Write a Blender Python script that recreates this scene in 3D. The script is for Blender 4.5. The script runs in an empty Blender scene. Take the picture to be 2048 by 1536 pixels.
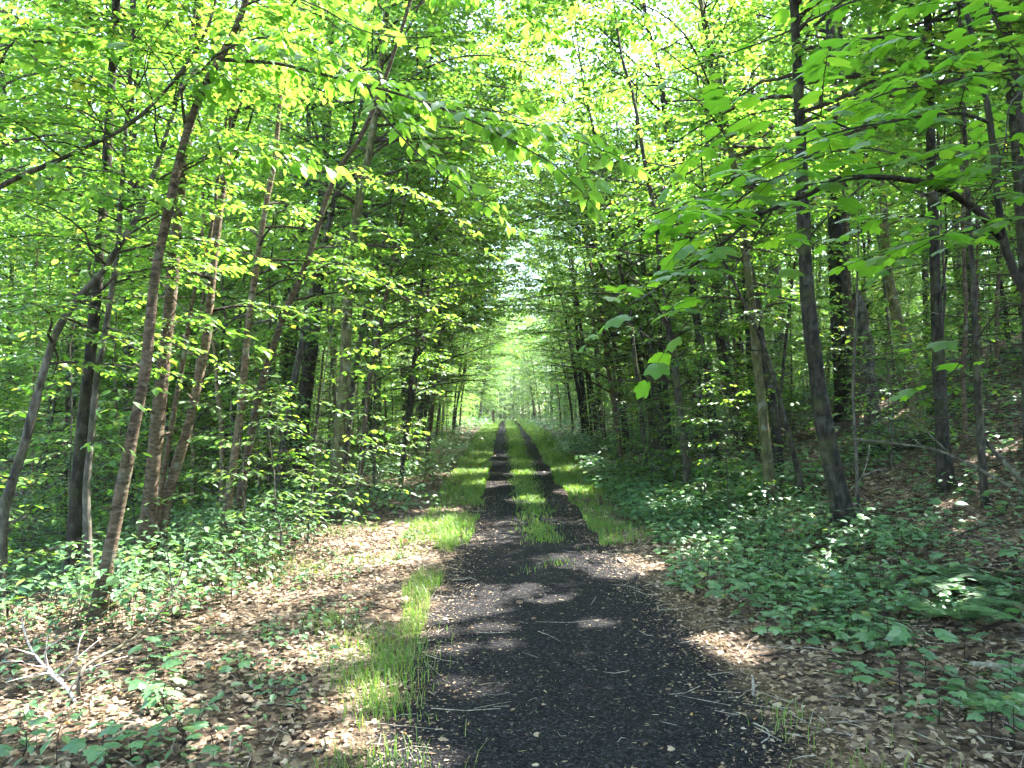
import bpy, math
import numpy as np
from math import radians, sin, cos, pi

C = bpy.context.scene.collection
SC = bpy.context.scene
UP = np.array([0.0, 0.0, 1.0])

# ------------------------------------------------------------------ terrain
_ky = np.array([-400, -40, 0, 14, 20, 28, 36, 60, 95, 108, 150, 400, 900.0])
_kz = np.array([0, 0, 0, 0.02, .17, .50, .84, 1.20, 1.52, 1.50, 1.0, 0.5, 0.5])
_ty = np.arange(-60, 240, 0.5)
_tz = np.interp(_ty, _ky, _kz)
_k = np.exp(-0.5 * (np.arange(-8, 9) / 4.0) ** 2); _k /= _k.sum()
_tz = np.convolve(np.pad(_tz, 8, mode='edge'), _k, mode='valid')
def xc(y):                                         # centre line of the path
    y = np.asarray(y, float)
    return np.where(y < 40, .40 - .0118 * np.maximum(y, 0), -.072 - .006 * (np.clip(y, 40, 120) - 40))
def sstep(t):
    t = np.clip(t, 0, 1); return t * t * (3 - 2 * t)
def wav(x, y, s=1.0, ph=0.0):
    x = x * s; y = y * s
    return (np.sin(1.3 * x + .7 * y + ph) + np.sin(-.9 * x + 1.7 * y + 2.1 + ph * 1.7) + np.sin(2.3 * x + 1.1 * y + 4.2 - ph)
            + .6 * np.sin(3.7 * x - 2.9 * y + 1.2 + ph) + .5 * np.sin(5.1 * x + 4.3 * y + .4)) / 4.1
def ground(x, y):
    x = np.asarray(x, float); y = np.asarray(y, float)
    z = np.interp(y, _ty, _tz)
    z = z - 1.0 * sstep((-x - 3.3) / 4.5) * (.55 + .45 * sstep((30 - y) / 15))
    t = np.clip(x - 2.3, 0, 24)
    z = z + .37 * t * t / (t + 1.3) * (.45 + .55 * sstep((34 - y) / 16))
    off = sstep((np.abs(x - .2) - 1.7) / 1.5)
    z = z + off * (.07 * wav(x, y, .9) + .035 * wav(x, y, 2.6, 1.0))
    return z

# ------------------------------------------------------------------ camera
F = 1500.0
PITCH = math.atan(72 / F)
CAM = np.array([0, 0, 1.6 + float(ground(0, 0))])
def unproj(px, py, d):
    u = (px - 1024) / F; v = (768 - py) / F
    dy = cos(PITCH) - sin(PITCH) * v; dz = sin(PITCH) + cos(PITCH) * v
    return CAM + np.array([u, dy, dz]) * (d / dy)
_dd = np.arange(1.5, 130, .03)
def ghit(px, py):
    u = (px - 1024) / F; v = (768 - py) / F
    dy = cos(PITCH) - sin(PITCH) * v; dz = sin(PITCH) + cos(PITCH) * v
    X = u * _dd / dy; Z = CAM[2] + dz * _dd / dy
    G = ground(X, _dd)
    i = np.argmax(Z <= G)
    if Z[i] > G[i]: i = len(_dd) - 1
    return np.array([X[i], _dd[i], G[i]])
cam_d = bpy.data.cameras.new('camera'); cam = bpy.data.objects.new('camera', cam_d); C.objects.link(cam)
cam_d.sensor_width = 36; cam_d.lens = F / 2048 * 36; cam_d.clip_end = 3000; cam_d.clip_start = .05
cam.location = CAM; cam.rotation_euler = (pi / 2 + PITCH, 0, 0)
SC.camera = cam

# ------------------------------------------------------------------ light
EL, AZ = radians(58), radians(38)                  # AZ from +X towards +Y
S = np.array([cos(EL) * cos(AZ), cos(EL) * sin(AZ), sin(EL)])
w = bpy.data.worlds.new('World'); SC.world = w; w.use_nodes = True
nt = w.node_tree; bg = nt.nodes['Background']
sky = nt.nodes.new('ShaderNodeTexSky'); sky.sky_type = 'NISHITA'; sky.sun_disc = False
sky.sun_elevation = EL; sky.sun_rotation = math.atan2(S[0], S[1]); sky.air_density = 1.0; sky.dust_density = 2.0; sky.ozone_density = 1.0
nt.links.new(sky.outputs[0], bg.inputs[0]); bg.inputs[1].default_value = .15
sl = bpy.data.lights.new('sun', 'SUN'); sl.energy = 4.2; sl.angle = radians(.55); sl.color = (1.0, .95, .86)
so = bpy.data.objects.new('sun', sl); C.objects.link(so)
import mathutils
so.rotation_euler = mathutils.Vector(-S).to_track_quat('-Z', 'Y').to_euler()
so.location = (20, 15, 60)
SC.view_settings.view_transform = 'Standard'; SC.view_settings.look = 'None'
SC.view_settings.exposure = 3.72; SC.view_settings.gamma = 1.0
cy = SC.cycles
cy.max_bounces = 8; cy.diffuse_bounces = 6; cy.glossy_bounces = 2; cy.transmission_bounces = 6; cy.transparent_max_bounces = 4
cy.use_adaptive_sampling = True; cy.adaptive_threshold = .03
cy.use_denoising = True
cy.caustics_reflective = False; cy.caustics_refractive = False
cy.sample_clamp_indirect = 6

# ------------------------------------------------------------------ materials
def newmat(name):
    m = bpy.data.materials.new(name); m.use_nodes = True
    t = m.node_tree; t.nodes.clear()
    out = t.nodes.new('ShaderNodeOutputMaterial')
    return m, t, out
def N(t, typ, **kw):
    n = t.nodes.new(typ)
    for k, v in kw.items():
        if k.startswith('i_'):
            key = k[2:]; key = int(key) if key.isdigit() else key
            n.inputs[key].default_value = v
        else: setattr(n, k, v)
    return n
def ramp(t, stops, fac=None, interp='LINEAR'):
    n = t.nodes.new('ShaderNodeValToRGB'); e = n.color_ramp; e.interpolation = interp
    while len(e.elements) < len(stops): e.elements.new(.5)
    for el, (p, c) in zip(e.elements, stops):
        el.position = p; el.color = (*c, 1) if len(c) == 3 else c
    if fac is not None: t.links.new(fac, n.inputs[0])
    return n
def leaf_mat(name, stops, trans, tmix=.45, gloss=.08, rough=.38):
    m, t, out = newmat(name); L = t.links.new
    g = N(t, 'ShaderNodeNewGeometry'); oi = N(t, 'ShaderNodeObjectInfo')
    r = ramp(t, stops, g.outputs['Random Per Island'])
    hs = N(t, 'ShaderNodeHueSaturation'); L(r.outputs[0], hs.inputs['Color'])
    mp = N(t, 'ShaderNodeMapRange', i_3=.80, i_4=1.2); L(oi.outputs['Random'], mp.inputs[0]); L(mp.outputs[0], hs.inputs['Value'])
    d = N(t, 'ShaderNodeBsdfDiffuse'); L(hs.outputs[0], d.inputs[0])
    tr = N(t, 'ShaderNodeBsdfTranslucent')
    mc = N(t, 'ShaderNodeMix', data_type='RGBA', blend_type='MULTIPLY'); mc.inputs[0].default_value = 1
    L(hs.outputs[0], mc.inputs[6]); mc.inputs[7].default_value = (*trans, 1); L(mc.outputs[2], tr.inputs[0])
    ad = N(t, 'ShaderNodeMixShader', i_0=tmix); L(d.outputs[0], ad.inputs[1]); L(tr.outputs[0], ad.inputs[2])
    gl = N(t, 'ShaderNodeBsdfGlossy', i_Roughness=rough); gl.inputs[0].default_value = (.9, .95, 1, 1)
    fr = N(t, 'ShaderNodeLayerWeight', i_0=.5)
    fp = N(t, 'ShaderNodeMath', operation='POWER', i_1=4.0); L(fr.outputs['Facing'], fp.inputs[0])
    fx = N(t, 'ShaderNodeMath', operation='MULTIPLY_ADD', i_1=gloss * 3.5, i_2=gloss * .5); L(fp.outputs[0], fx.inputs[0])
    mx = N(t, 'ShaderNodeMixShader'); L(fx.outputs[0], mx.inputs[0]); L(ad.outputs[0], mx.inputs[1]); L(gl.outputs[0], mx.inputs[2])
    L(mx.outputs[0], out.inputs[0])
    return m
def bark_mat(name, dark, mid, pale, scale=1.0, band=0.0, moss=0.0, lichen=.55):
    m, t, out = newmat(name); L = t.links.new
    tc = N(t, 'ShaderNodeTexCoord'); oi = N(t, 'ShaderNodeObjectInfo')
    mp = N(t, 'ShaderNodeMapping'); L(tc.outputs['Object'], mp.inputs[0]); mp.inputs['Scale'].default_value = (14 * scale, 14 * scale, (6.0 if band == 0 else 34) * scale)
    n1 = N(t, 'ShaderNodeTexNoise', i_Scale=1.0, i_Detail=6.0, i_Roughness=.65); L(mp.outputs[0], n1.inputs['Vector'])
    r1 = ramp(t, [(.36, dark), (.50, mid), (.64, pale)], n1.outputs[0])
    n2 = N(t, 'ShaderNodeTexNoise', i_Scale=2.2, i_Detail=3.0); L(tc.outputs['Object'], n2.inputs['Vector'])
    r2 = ramp(t, [(.52, (0, 0, 0)), (.66, (1, 1, 1))], n2.outputs[0])
    mm = N(t, 'ShaderNodeMath', operation='MULTIPLY', i_1=moss); L(r2.outputs[0], mm.inputs[0])
    mx = N(t, 'ShaderNodeMix', data_type='RGBA'); L(mm.outputs[0], mx.inputs[0]); L(r1.outputs[0], mx.inputs[6]); mx.inputs[7].default_value = (.075, .085, .025, 1)
    n3 = N(t, 'ShaderNodeTexNoise', i_Scale=5.0, i_Detail=2.0); L(tc.outputs['Object'], n3.inputs['Vector'])
    r3 = ramp(t, [(.60, (0, 0, 0)), (.68, (lichen,) * 3)], n3.outputs[0])
    m2 = N(t, 'ShaderNodeMix', data_type='RGBA'); L(r3.outputs[0], m2.inputs[0]); L(mx.outputs[2], m2.inputs[6]); m2.inputs[7].default_value = (.20, .22, .17, 1)
    hs = N(t, 'ShaderNodeHueSaturation'); L(m2.outputs[2], hs.inputs['Color'])
    v = N(t, 'ShaderNodeMapRange', i_3=.7, i_4=1.3); L(oi.outputs['Random'], v.inputs[0]); L(v.outputs[0], hs.inputs['Value'])
    p = N(t, 'ShaderNodeBsdfPrincipled', i_Roughness=.9); p.inputs['Specular IOR Level'].default_value = .2
    L(hs.outputs[0], p.inputs['Base Color'])
    b = N(t, 'ShaderNodeBump', i_Strength=1.0, i_Distance=.03); L(n1.outputs[0], b.inputs['Height']); L(b.outputs[0], p.inputs['Normal'])
    L(p.outputs[0], out.inputs[0])
    return m
M = {}
GREEN = [(0, (.036, .092, .016)), (.35, (.054, .128, .020)), (.7, (.076, .158, .023)), (.95, (.112, .190, .028)), (1, (.19, .19, .035))]
M['leaf'] = leaf_mat('leaf_broad', GREEN, (2.7, 2.6, 1.5), .58, .05, .45)
M['leaf_birch'] = leaf_mat('leaf_birch', [(0, (.052, .125, .02)), (.5, (.075, .165, .025)), (1, (.11, .20, .03))], (2.5, 2.5, 1.4), .58, .06, .40)
M['leaf_maple'] = leaf_mat('leaf_striped_maple', [(0, (.055, .15, .018)), (.6, (.075, .185, .02)), (1, (.11, .22, .024))], (2.9, 2.6, 1.3), .6, .04, .5)
M['leaf_low'] = leaf_mat('leaf_seedling', [(0, (.055, .13, .055)), (.5, (.078, .175, .070)), (.9, (.105, .21, .07)), (1, (.18, .21, .045))], (1.6, 1.7, .9), .38, .07, .38)
M['leaf_fern'] = leaf_mat('leaf_fern', [(0, (.045, .12, .03)), (1, (.08, .17, .045))], (1.4, 1.6, .8), .35, .05, .5)
M['needle'] = leaf_mat('leaf_hemlock', [(0, (.018, .042, .016)), (1, (.035, .07, .022))], (1.2, 1.3, .6), .2, .04, .5)
M['leaf_yellow'] = leaf_mat('leaf_yellow', [(0, (.30, .24, .02)), (.6, (.22, .22, .02)), (1, (.42, .28, .03))], (1.6, 1.5, .6), .45, .05, .5)
M['grass'] = leaf_mat('grass_blade', [(0, (.06, .13, .02)), (.5, (.10, .19, .024)), (.85, (.14, .22, .035)), (1, (.25, .21, .09))], (1.5, 1.7, .8), .40, .05, .5)
M['dead'] = leaf_mat('dead_leaf', [(0, (.058, .037, .024)), (.3, (.125, .080, .048)), (.55, (.20, .140, .088)), (.8, (.285, .212, .142)), (.97, (.37, .30, .22)), (1, (.30, .16, .05))], (.8, .7, .5), .15, .03, .6)
M['chip'] = leaf_mat('wood_chip', [(0, (.03, .024, .018)), (.45, (.09, .07, .045)), (.8, (.22, .18, .10)), (.95, (.36, .31, .17)), (1, (.22, .25, .07))], (.6, .6, .4), .08, .03, .6)
M['bark_birch'] = bark_mat('bark_birch', (.035, .024, .016), (.105, .075, .048), (.17, .125, .085), 1.0, 1.0, .35)
M['bark_dark'] = bark_mat('bark_dark', (.009, .008, .006), (.027, .023, .017), (.058, .050, .038), 1.3, 0, .55, .16)
M['bark_grey'] = bark_mat('bark_grey', (.022, .019, .015), (.068, .060, .047), (.13, .12, .098), 1.1, 0, .4, .3)
M['bark_moss'] = bark_mat('bark_moss', (.03, .028, .014), (.075, .072, .03), (.13, .12, .06), 1.0, 0, .9)
M['twig'] = bark_mat('twig_bark', (.018, .014, .010), (.04, .03, .022), (.07, .055, .04), 3.0, 0, 0)
M['dead_wood'] = bark_mat('dead_wood', (.10, .085, .065), (.21, .185, .15), (.34, .31, .27), 2.0, 0, .15)
M['pale_wood'] = bark_mat('bleached_wood', (.22, .19, .17), (.36, .32, .30), (.5, .46, .44), 2.0, 0, 0)

def litter_mat():
    m, t, out = newmat('forest_floor'); L = t.links.new
    tc = N(t, 'ShaderNodeTexCoord')
    v = N(t, 'ShaderNodeTexVoronoi', i_Scale=16.0); L(tc.outputs['Object'], v.inputs['Vector'])
    r = ramp(t, [(0, (.03, .020, .014)), (.3, (.065, .044, .032)), (.6, (.11, .080, .058)), (1, (.19, .145, .11))])
    sx = N(t, 'ShaderNodeSeparateColor'); L(v.outputs['Color'], sx.inputs[0]); L(sx.outputs[0], r.inputs[0])
    n = N(t, 'ShaderNodeTexNoise', i_Scale=1.1, i_Detail=5.0); L(tc.outputs['Object'], n.inputs['Vector'])
    rr = ramp(t, [(.35, (.55, .5, .45)), (.6, (1, 1, 1))], n.outputs[0])
    mx = N(t, 'ShaderNodeMix', data_type='RGBA', blend_type='MULTIPLY'); mx.inputs[0].default_value = 1
    L(r.outputs[0], mx.inputs[6]); L(rr.outputs[0], mx.inputs[7])
    p = N(t, 'ShaderNodeBsdfPrincipled', i_Roughness=.9); p.inputs['Specular IOR Level'].default_value = .15
    L(mx.outputs[2], p.inputs['Base Color'])
    b = N(t, 'ShaderNodeBump', i_Strength=.9, i_Distance=.03); L(v.outputs['Distance'], b.inputs['Height']); L(b.outputs[0], p.inputs['Normal'])
    L(p.outputs[0], out.inputs[0]); return m
def path_mat():
    m, t, out = newmat('cinder_path'); L = t.links.new
    tc = N(t, 'ShaderNodeTexCoord'); uv = N(t, 'ShaderNodeUVMap')
    sp = N(t, 'ShaderNodeSeparateXYZ'); L(uv.outputs[0], sp.inputs[0])
    v = N(t, 'ShaderNodeTexVoronoi', i_Scale=75.0); L(tc.outputs['Object'], v.inputs['Vector'])
    sx = N(t, 'ShaderNodeSeparateColor'); L(v.outputs['Color'], sx.inputs[0])
    r = ramp(t, [(0, (.005, .005, .0055)), (.55, (.0105, .0102, .0115)), (.9, (.022, .021, .023)), (1, (.055, .052, .052))], sx.outputs[0])
    n = N(t, 'ShaderNodeTexNoise', i_Scale=3.0, i_Detail=6.0, i_Roughness=.7); L(tc.outputs['Object'], n.inputs['Vector'])
    # litter trodden into the edges and, farther on, soil under the middle strip of grass
    a = N(t, 'ShaderNodeMath', operation='ABSOLUTE'); L(sp.outputs[0], a.inputs[0])
    nn = N(t, 'ShaderNodeMath', operation='MULTIPLY_ADD', i_1=1.0, i_2=-.5); L(n.outputs[0], nn.inputs[0])
    s1 = N(t, 'ShaderNodeMath', operation='ADD'); L(a.outputs[0], s1.inputs[0]); L(nn.outputs[0], s1.inputs[1])
    e = N(t, 'ShaderNodeMapRange', i_1=.94, i_2=1.30); L(s1.outputs[0], e.inputs[0])
    n2 = N(t, 'ShaderNodeTexNoise', i_Scale=24.0, i_Detail=4.0); L(tc.outputs['Object'], n2.inputs['Vector'])
    lr = ramp(t, [(.3, (.05, .032, .02)), (.5, (.13, .09, .055)), (.7, (.22, .165, .105))], n2.outputs[0])
    mx = N(t, 'ShaderNodeMix', data_type='RGBA'); L(e.outputs[0], mx.inputs[0]); L(r.outputs[0], mx.inputs[6]); L(lr.outputs[0], mx.inputs[7])
    p = N(t, 'ShaderNodeBsdfPrincipled', i_Roughness=.95); p.inputs['Specular IOR Level'].default_value = .08
    L(mx.outputs[2], p.inputs['Base Color'])
    b = N(t, 'ShaderNodeBump', i_Strength=1.0, i_Distance=.012); L(v.outputs['Distance'], b.inputs['Height'])
    b2 = N(t, 'ShaderNodeBump', i_Strength=.6, i_Distance=.05); L(n.outputs[0], b2.inputs['Height']); L(b.outputs[0], b2.inputs['Normal'])
    L(b2.outputs[0], p.inputs['Normal']); L(p.outputs[0], out.inputs[0]); return m
def flat_mat(name, col, rough=.6):
    m, t, out = newmat(name)
    tc = N(t, 'ShaderNodeTexCoord'); n = N(t, 'ShaderNodeTexNoise', i_Scale=30.0); t.links.new(tc.outputs['Object'], n.inputs['Vector'])
    r = ramp(t, [(.3, tuple(c * .7 for c in col)), (.7, tuple(min(1, c * 1.15) for c in col))], n.outputs[0])
    p = N(t, 'ShaderNodeBsdfPrincipled', i_Roughness=rough); t.links.new(r.outputs[0], p.inputs['Base Color']); t.links.new(p.outputs[0], out.inputs[0]); return m
M['litter'] = litter_mat(); M['path'] = path_mat()
M['gravel'] = flat_mat('cinder_grain', (.018, .018, .020), .95)
M['sign_yellow'] = flat_mat('marker_paint', (.75, .42, .03)); M['post'] = flat_mat('post_wood', (.10, .06, .035), .85)

# ------------------------------------------------------------------ mesh building
class MB:
    def __init__(s): s.v = []; s.f = []; s.mi = []; s.n = 0
    def add(s, v, f, mi=0):
        if len(v) == 0: return
        s.v.append(np.asarray(v, np.float32)); s.f.append(np.asarray(f, np.int32) + s.n); s.mi.append(np.full(len(f), mi, np.int32)); s.n += len(v)
    def mesh(s, name, mats, smooth=(), origin=None):
        me = bpy.data.meshes.new(name)
        v = np.concatenate(s.v) if s.v else np.zeros((0, 3), np.float32)
        f = np.concatenate(s.f) if s.f else np.zeros((0, 3), np.int32)
        mi = np.concatenate(s.mi) if s.mi else np.zeros(0, np.int32)
        if origin is not None: v = v - np.asarray(origin, np.float32)
        me.vertices.add(len(v)); me.vertices.foreach_set('co', v.astype(np.float32).ravel())
        me.loops.add(f.size); me.loops.foreach_set('vertex_index', f.ravel())
        me.polygons.add(len(f)); me.polygons.foreach_set('loop_start', np.arange(0, f.size, 3, dtype=np.int32))
        me.polygons.foreach_set('loop_total', np.full(len(f), 3, np.int32))
        for m in mats: me.materials.append(m)
        me.polygons.foreach_set('material_index', mi)
        sm = np.isin(mi, np.array(list(smooth), np.int32)) if len(smooth) else np.zeros(len(f), bool)
        me.polygons.foreach_set('use_smooth', sm)
        me.update(calc_edges=True); me.validate()
        return me
def link(name, me, parent=None, loc=None):
    o = bpy.data.objects.new(name, me); C.objects.link(o)
    if parent is not None: o.parent = parent
    if loc is not None: o.location = loc
    return o
def tag(o, label=None, cat=None, group=None, kind=None):
    if label: o['label'] = label
    if cat: o['category'] = cat
    if group: o['group'] = group
    if kind: o['kind'] = kind
    return o
def empty(name, loc):
    o = bpy.data.objects.new(name, None); o.empty_display_size = .2; C.objects.link(o); o.location = loc; return o
def unit(a): return a / np.maximum(np.linalg.norm(a, axis=-1, keepdims=True), 1e-9)
def smooth_pts(pts, n):
    pts = np.asarray(pts, float)
    if len(pts) == 2: return pts[0] + (pts[1] - pts[0]) * np.linspace(0, 1, n)[:, None]
    P = np.vstack([2 * pts[0] - pts[1], pts, 2 * pts[-1] - pts[-2]])
    seg = np.linalg.norm(np.diff(pts, axis=0), axis=1); s = np.r_[0, np.cumsum(seg)]; u = np.linspace(0, s[-1], n)
    i = np.clip(np.searchsorted(s, u, side='right') - 1, 0, len(pts) - 2)
    t = ((u - s[i]) / np.maximum(seg[i], 1e-9))[:, None]
    a, b, c, d = P[i], P[i + 1], P[i + 2], P[i + 3]
    return .5 * (2 * b + (c - a) * t + (2 * a - 5 * b + 4 * c - d) * t ** 2 + (3 * b - a - 3 * c + d) * t ** 3)
def tube(mb, pts, rad, sides=8, mi=0, rough=0.0, rng=None, flare=False):
    pts = np.asarray(pts, float); n = len(pts); rad = np.broadcast_to(np.asarray(rad, float), (n,))
    T = unit(np.gradient(pts, axis=0)); m = T.mean(0)
    ref = np.array([1.0, .13, 0]) if abs(m[2]) > .75 * np.linalg.norm(m) else np.array([.05, .08, 1.0])
    A = unit(np.cross(T, ref)); B = np.cross(T, A)
    a = np.linspace(0, 2 * pi, sides, endpoint=False)
    R = np.repeat(rad[:, None], sides, 1)
    if rough and rng is not None: R = R * (1 + rough * rng.normal(size=R.shape))
    if flare:
        k = np.exp(-np.arange(n) / 1.7)[:, None]; R = R * (1 + k * (.55 + .40 * np.cos(a * 3 + 1.0)[None] + .18 * np.cos(a * 5)[None]))
    V = pts[:, None] + R[..., None] * (np.cos(a)[None, :, None] * A[:, None] + np.sin(a)[None, :, None] * B[:, None])
    V = V.reshape(-1, 3)
    i = np.arange(n - 1)[:, None] * sides; j = np.arange(sides)[None]; j2 = (j + 1) % sides
    q = np.stack([i + j, i + j2, i + sides + j2, i + sides + j], -1).reshape(-1, 4)
    f = np.vstack([q[:, [0, 1, 2]], q[:, [0, 2, 3]]])
    V = np.vstack([V, pts[-1:], pts[:1]])
    top = (n - 1) * sides + np.arange(sides)
    cap = np.stack([top, (n - 1) * sides + (np.arange(sides) + 1) % sides, np.full(sides, n * sides)], 1)
    cap2 = np.stack([(np.arange(sides) + 1) % sides, np.arange(sides), np.full(sides, n * sides + 1)], 1)
    mb.add(V, np.vstack([f, cap, cap2]), mi)
def prisms(mb, P0, P1, r0, r1, mi=0):                # many thin three-sided twigs at once
    n = len(P0)
    if n == 0: return
    T = unit(P1 - P0); ref = np.where(np.abs(T[:, 2:3]) > .8, np.array([[1.0, 0, 0]]), np.array([[0, 0, 1.0]]))
    A = unit(np.cross(T, ref)); B = np.cross(T, A)
    V = np.zeros((n, 6, 3))
    r0 = np.broadcast_to(r0, (n,)); r1 = np.broadcast_to(r1, (n,))
    for k in range(3):
        d = A * cos(k * 2.0944) + B * sin(k * 2.0944)
        V[:, k] = P0 + d * r0[:, None]; V[:, 3 + k] = P1 + d * r1[:, None]
    f = np.array([[0, 1, 4], [0, 4, 3], [1, 2, 5], [1, 5, 4], [2, 0, 3], [2, 3, 5]])
    mb.add(V.reshape(-1, 3), (np.arange(n)[:, None, None] * 6 + f[None]).reshape(-1, 3), mi)
# leaf outlines: x along the leaf, y across, z up; [verts, tris]
def outline(half, z=.12, tipdroop=-.10):
    h = np.array(half, float); k = len(h)
    mid = np.stack([h[:, 0], np.zeros(k), tipdroop * h[:, 0] ** 2], 1)
    lft = np.stack([h[:, 0], h[:, 1], z * np.minimum(1, h[:, 1] * 3) + tipdroop * h[:, 0] ** 2], 1); rgt = lft * np.array([1, -1, 1])
    v = [np.array([0, 0, 0.])]; f = []
    v = np.vstack([np.zeros((1, 3)), mid, lft, rgt, [[1, 0, tipdroop]]]); T = 3 * k + 1
    Mi = lambda i: 1 + i; Li = lambda i: 1 + k + i; Ri = lambda i: 1 + 2 * k + i
    f += [[0, Mi(0), Li(0)], [0, Ri(0), Mi(0)]]
    for i in range(k - 1):
        f += [[Mi(i), Mi(i + 1), Li(i + 1)], [Mi(i), Li(i + 1), Li(i)], [Mi(i), Ri(i), Ri(i + 1)], [Mi(i), Ri(i + 1), Mi(i + 1)]]
    f += [[Mi(k - 1), T, Li(k - 1)], [Mi(k - 1), Ri(k - 1), T]]
    return v, np.array(f)
def fan(poly, z=-.06, c=(.30, 0)):
    p = np.array(poly, float); v = np.zeros((len(p) + 1, 3)); v[0, :2] = c; v[1:, :2] = p
    v[1:, 2] = z * ((p[:, 0] - c[0]) ** 2 + p[:, 1] ** 2) * 3; v[0, 2] = .02
    i = np.arange(len(p)); f = np.stack([np.zeros(len(p), int), 1 + i, 1 + (i + 1) % len(p)], 1)
    return v, f
def mirror(half):                                     # half outline from base to tip -> closed polygon
    h = np.array(half, float); r = h[::-1] * np.array([1, -1]); r = r[(np.abs(r[:, 1]) > 1e-6)]
    return np.vstack([h, r])
T_RHOMB = (np.array([[0, 0, 0], [.45, .30, .07], [1, 0, -.08], [.45, -.30, .07]]), np.array([[0, 2, 1], [0, 3, 2]]))
T_HEX = (np.array([[0, 0, 0], [.26, .29, .06], [.66, .27, .03], [1, 0, -.12], [.66, -.27, .03], [.26, -.29, .06], [.46, 0, -.02]]), np.array([[0, 6, 1], [1, 6, 2], [2, 6, 3], [3, 6, 4], [4, 6, 5], [5, 6, 0]])[:, [0, 1, 2]])
T_OVATE = outline([(.25, .24), (.62, .25)], .08, -.12)
T_BIRCH = outline([(.12, .20), (.34, .30), (.58, .25), (.80, .12)], .07, -.16)
T_MAPLE = fan(mirror([(0, 0), (-.05, .16), (.02, .42), (.22, .38), (.36, .60), (.52, .44), (.62, .50), (.62, .26), (.80, .18), (1, 0)])[:, :], -.10)
T_MOOSE = fan(mirror([(0, 0), (-.06, .20), (.10, .38), (.34, .42), (.52, .50), (.74, .48), (.70, .26), (.86, .13), (1, 0)]), -.10)
T_MAPLO = fan(mirror([(0, 0), (.02, .36), (.26, .34), (.50, .50), (.62, .25), (1, 0)]), -.10)
T_SLIVER = (np.array([[0, .07, 0], [.5, .10, .03], [1, .03, 0], [1, -.03, 0], [.5, -.10, .03], [0, -.07, 0]]), np.array([[0, 5, 4], [0, 4, 1], [1, 4, 3], [1, 3, 2]]))
def put(mb, tpl, P, D, Nn, s, mi=0, wid=1.0):
    n = len(P)
    if n == 0: return
    tv, tf = tpl; k = len(tv)
    D = unit(D); B = unit(np.cross(Nn, D)); Nz = np.cross(D, B)
    s = np.broadcast_to(np.asarray(s, float), (n,))[:, None, None]
    V = P[:, None] + s * (tv[None, :, 0:1] * D[:, None] + wid * tv[None, :, 1:2] * B[:, None] + tv[None, :, 2:3] * Nz[:, None])
    mb.add(V.reshape(-1, 3), (np.arange(n)[:, None, None] * k + tf[None]).reshape(-1, 3), mi)

# ------------------------------------------------------------------ gaps in the canopy where the photo's sun patches are
GAPS = []
def gap(px, py, r, lift=0.0):
    g = ghit(px, py); GAPS.append((g + UP * lift, r))
def gapg(x, y, r): GAPS.append((np.array([x, y, float(ground(x, y))]), r))
def gap3(px, py, d, r): GAPS.append((unproj(px, py, d), r))
for a in [(600, 1105, .50), (660, 1125, .48), (720, 1095, .58), (790, 1080, .50), (760, 1060, .4), (620, 1085, .4), (560, 1130, .30), (690, 1065, .45), (640, 1080, .35), (840, 1050, .35),
          (920, 1080, .22), (865, 1240, .15), (945, 1222, .13), (890, 1205, .15), (850, 1270, .13), (820, 1200, .10), (990, 1228, .10), (1050, 1178, .13), (1110, 1200, .13), (1190, 1250, .11), (935, 1375, .14), (1010, 1290, .07), (1180, 1245, .07), (905, 1300, .08), (985, 1255, .10),
          (1415, 1278, .18), (1455, 1298, .20), (1490, 1312, .14), (1180, 1310, .07), (630, 1315, .20), (560, 1330, .14), (670, 1300, .14), (720, 1400, .16), (705, 1480, .15), (820, 1522, .15), (750, 1385, .1),
          (110, 1340, .22), (70, 1310, .18), (230, 1450, .18), (290, 1420, .16), (180, 1400, .14), (410, 1490, .12), (100, 1420, .12),
          (1655, 1130, .16), (1700, 1085, .12), (1880, 1060, .2), (1740, 815, .45), (1800, 830, .25), (1990, 905, .16), (2020, 950, .18), (1920, 1010, .12), (1890, 1235, .15), (1600, 1060, .12)]:
    gap(*a)
for a in [(830, 390, 9.0, .45), (900, 440, 8.8, .4), (965, 500, 8.6, .3), (770, 575, 9.3, .4), (850, 625, 9.0, .4), (930, 655, 8.8, .35), (1000, 688, 8.7, .25), (700, 520, 9.6, .35),
          (420, 655, 5.5, .22), (480, 680, 5.4, .2), (900, 590, 20, 1.2), (960, 700, 30, 1.5), (620, 540, 9, .4), (1100, 420, 12, .7), (1040, 330, 12, .7), (1250, 420, 12, .5),
          (250, 620, 9, .5), (520, 420, 9, .6), (160, 400, 8, .5), (380, 800, 9, .3), (350, 560, 9, .4), (1480, 450, 10, .5), (1650, 200, 12, .8), (1350, 300, 14, .9), (120, 150, 10, .7), (260, 330, 10, .5)]:
    gap3(*a)
SA = np.cross(S, UP); SA /= np.linalg.norm(SA); SB = np.cross(S, SA)
for a in [(.3, 14.5, .35), (-.5, 17.5, .5), (.5, 20, .5), (0, 23, .6), (-.8, 25.5, .6), (1.3, 16, .4), (1.9, 21, .5), (-1.3, 13.2, .3), (-1.3, 20, .5), (-1.5, 23, .6), (1.6, 26, .6), (.2, 28, .5), (2.6, 12.2, .35), (3.4, 10.6, .25), (2.2, 8.6, .22), (2.9, 7.0, .18)]: gapg(*a)
def gapfree(P):
    for c, r in GAPS:
        q = P - c; al = q @ S
        if np.any((al > .35) & ((q ** 2).sum(1) - al ** 2 < (r * 1.1) ** 2)): return False
    return True
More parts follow.
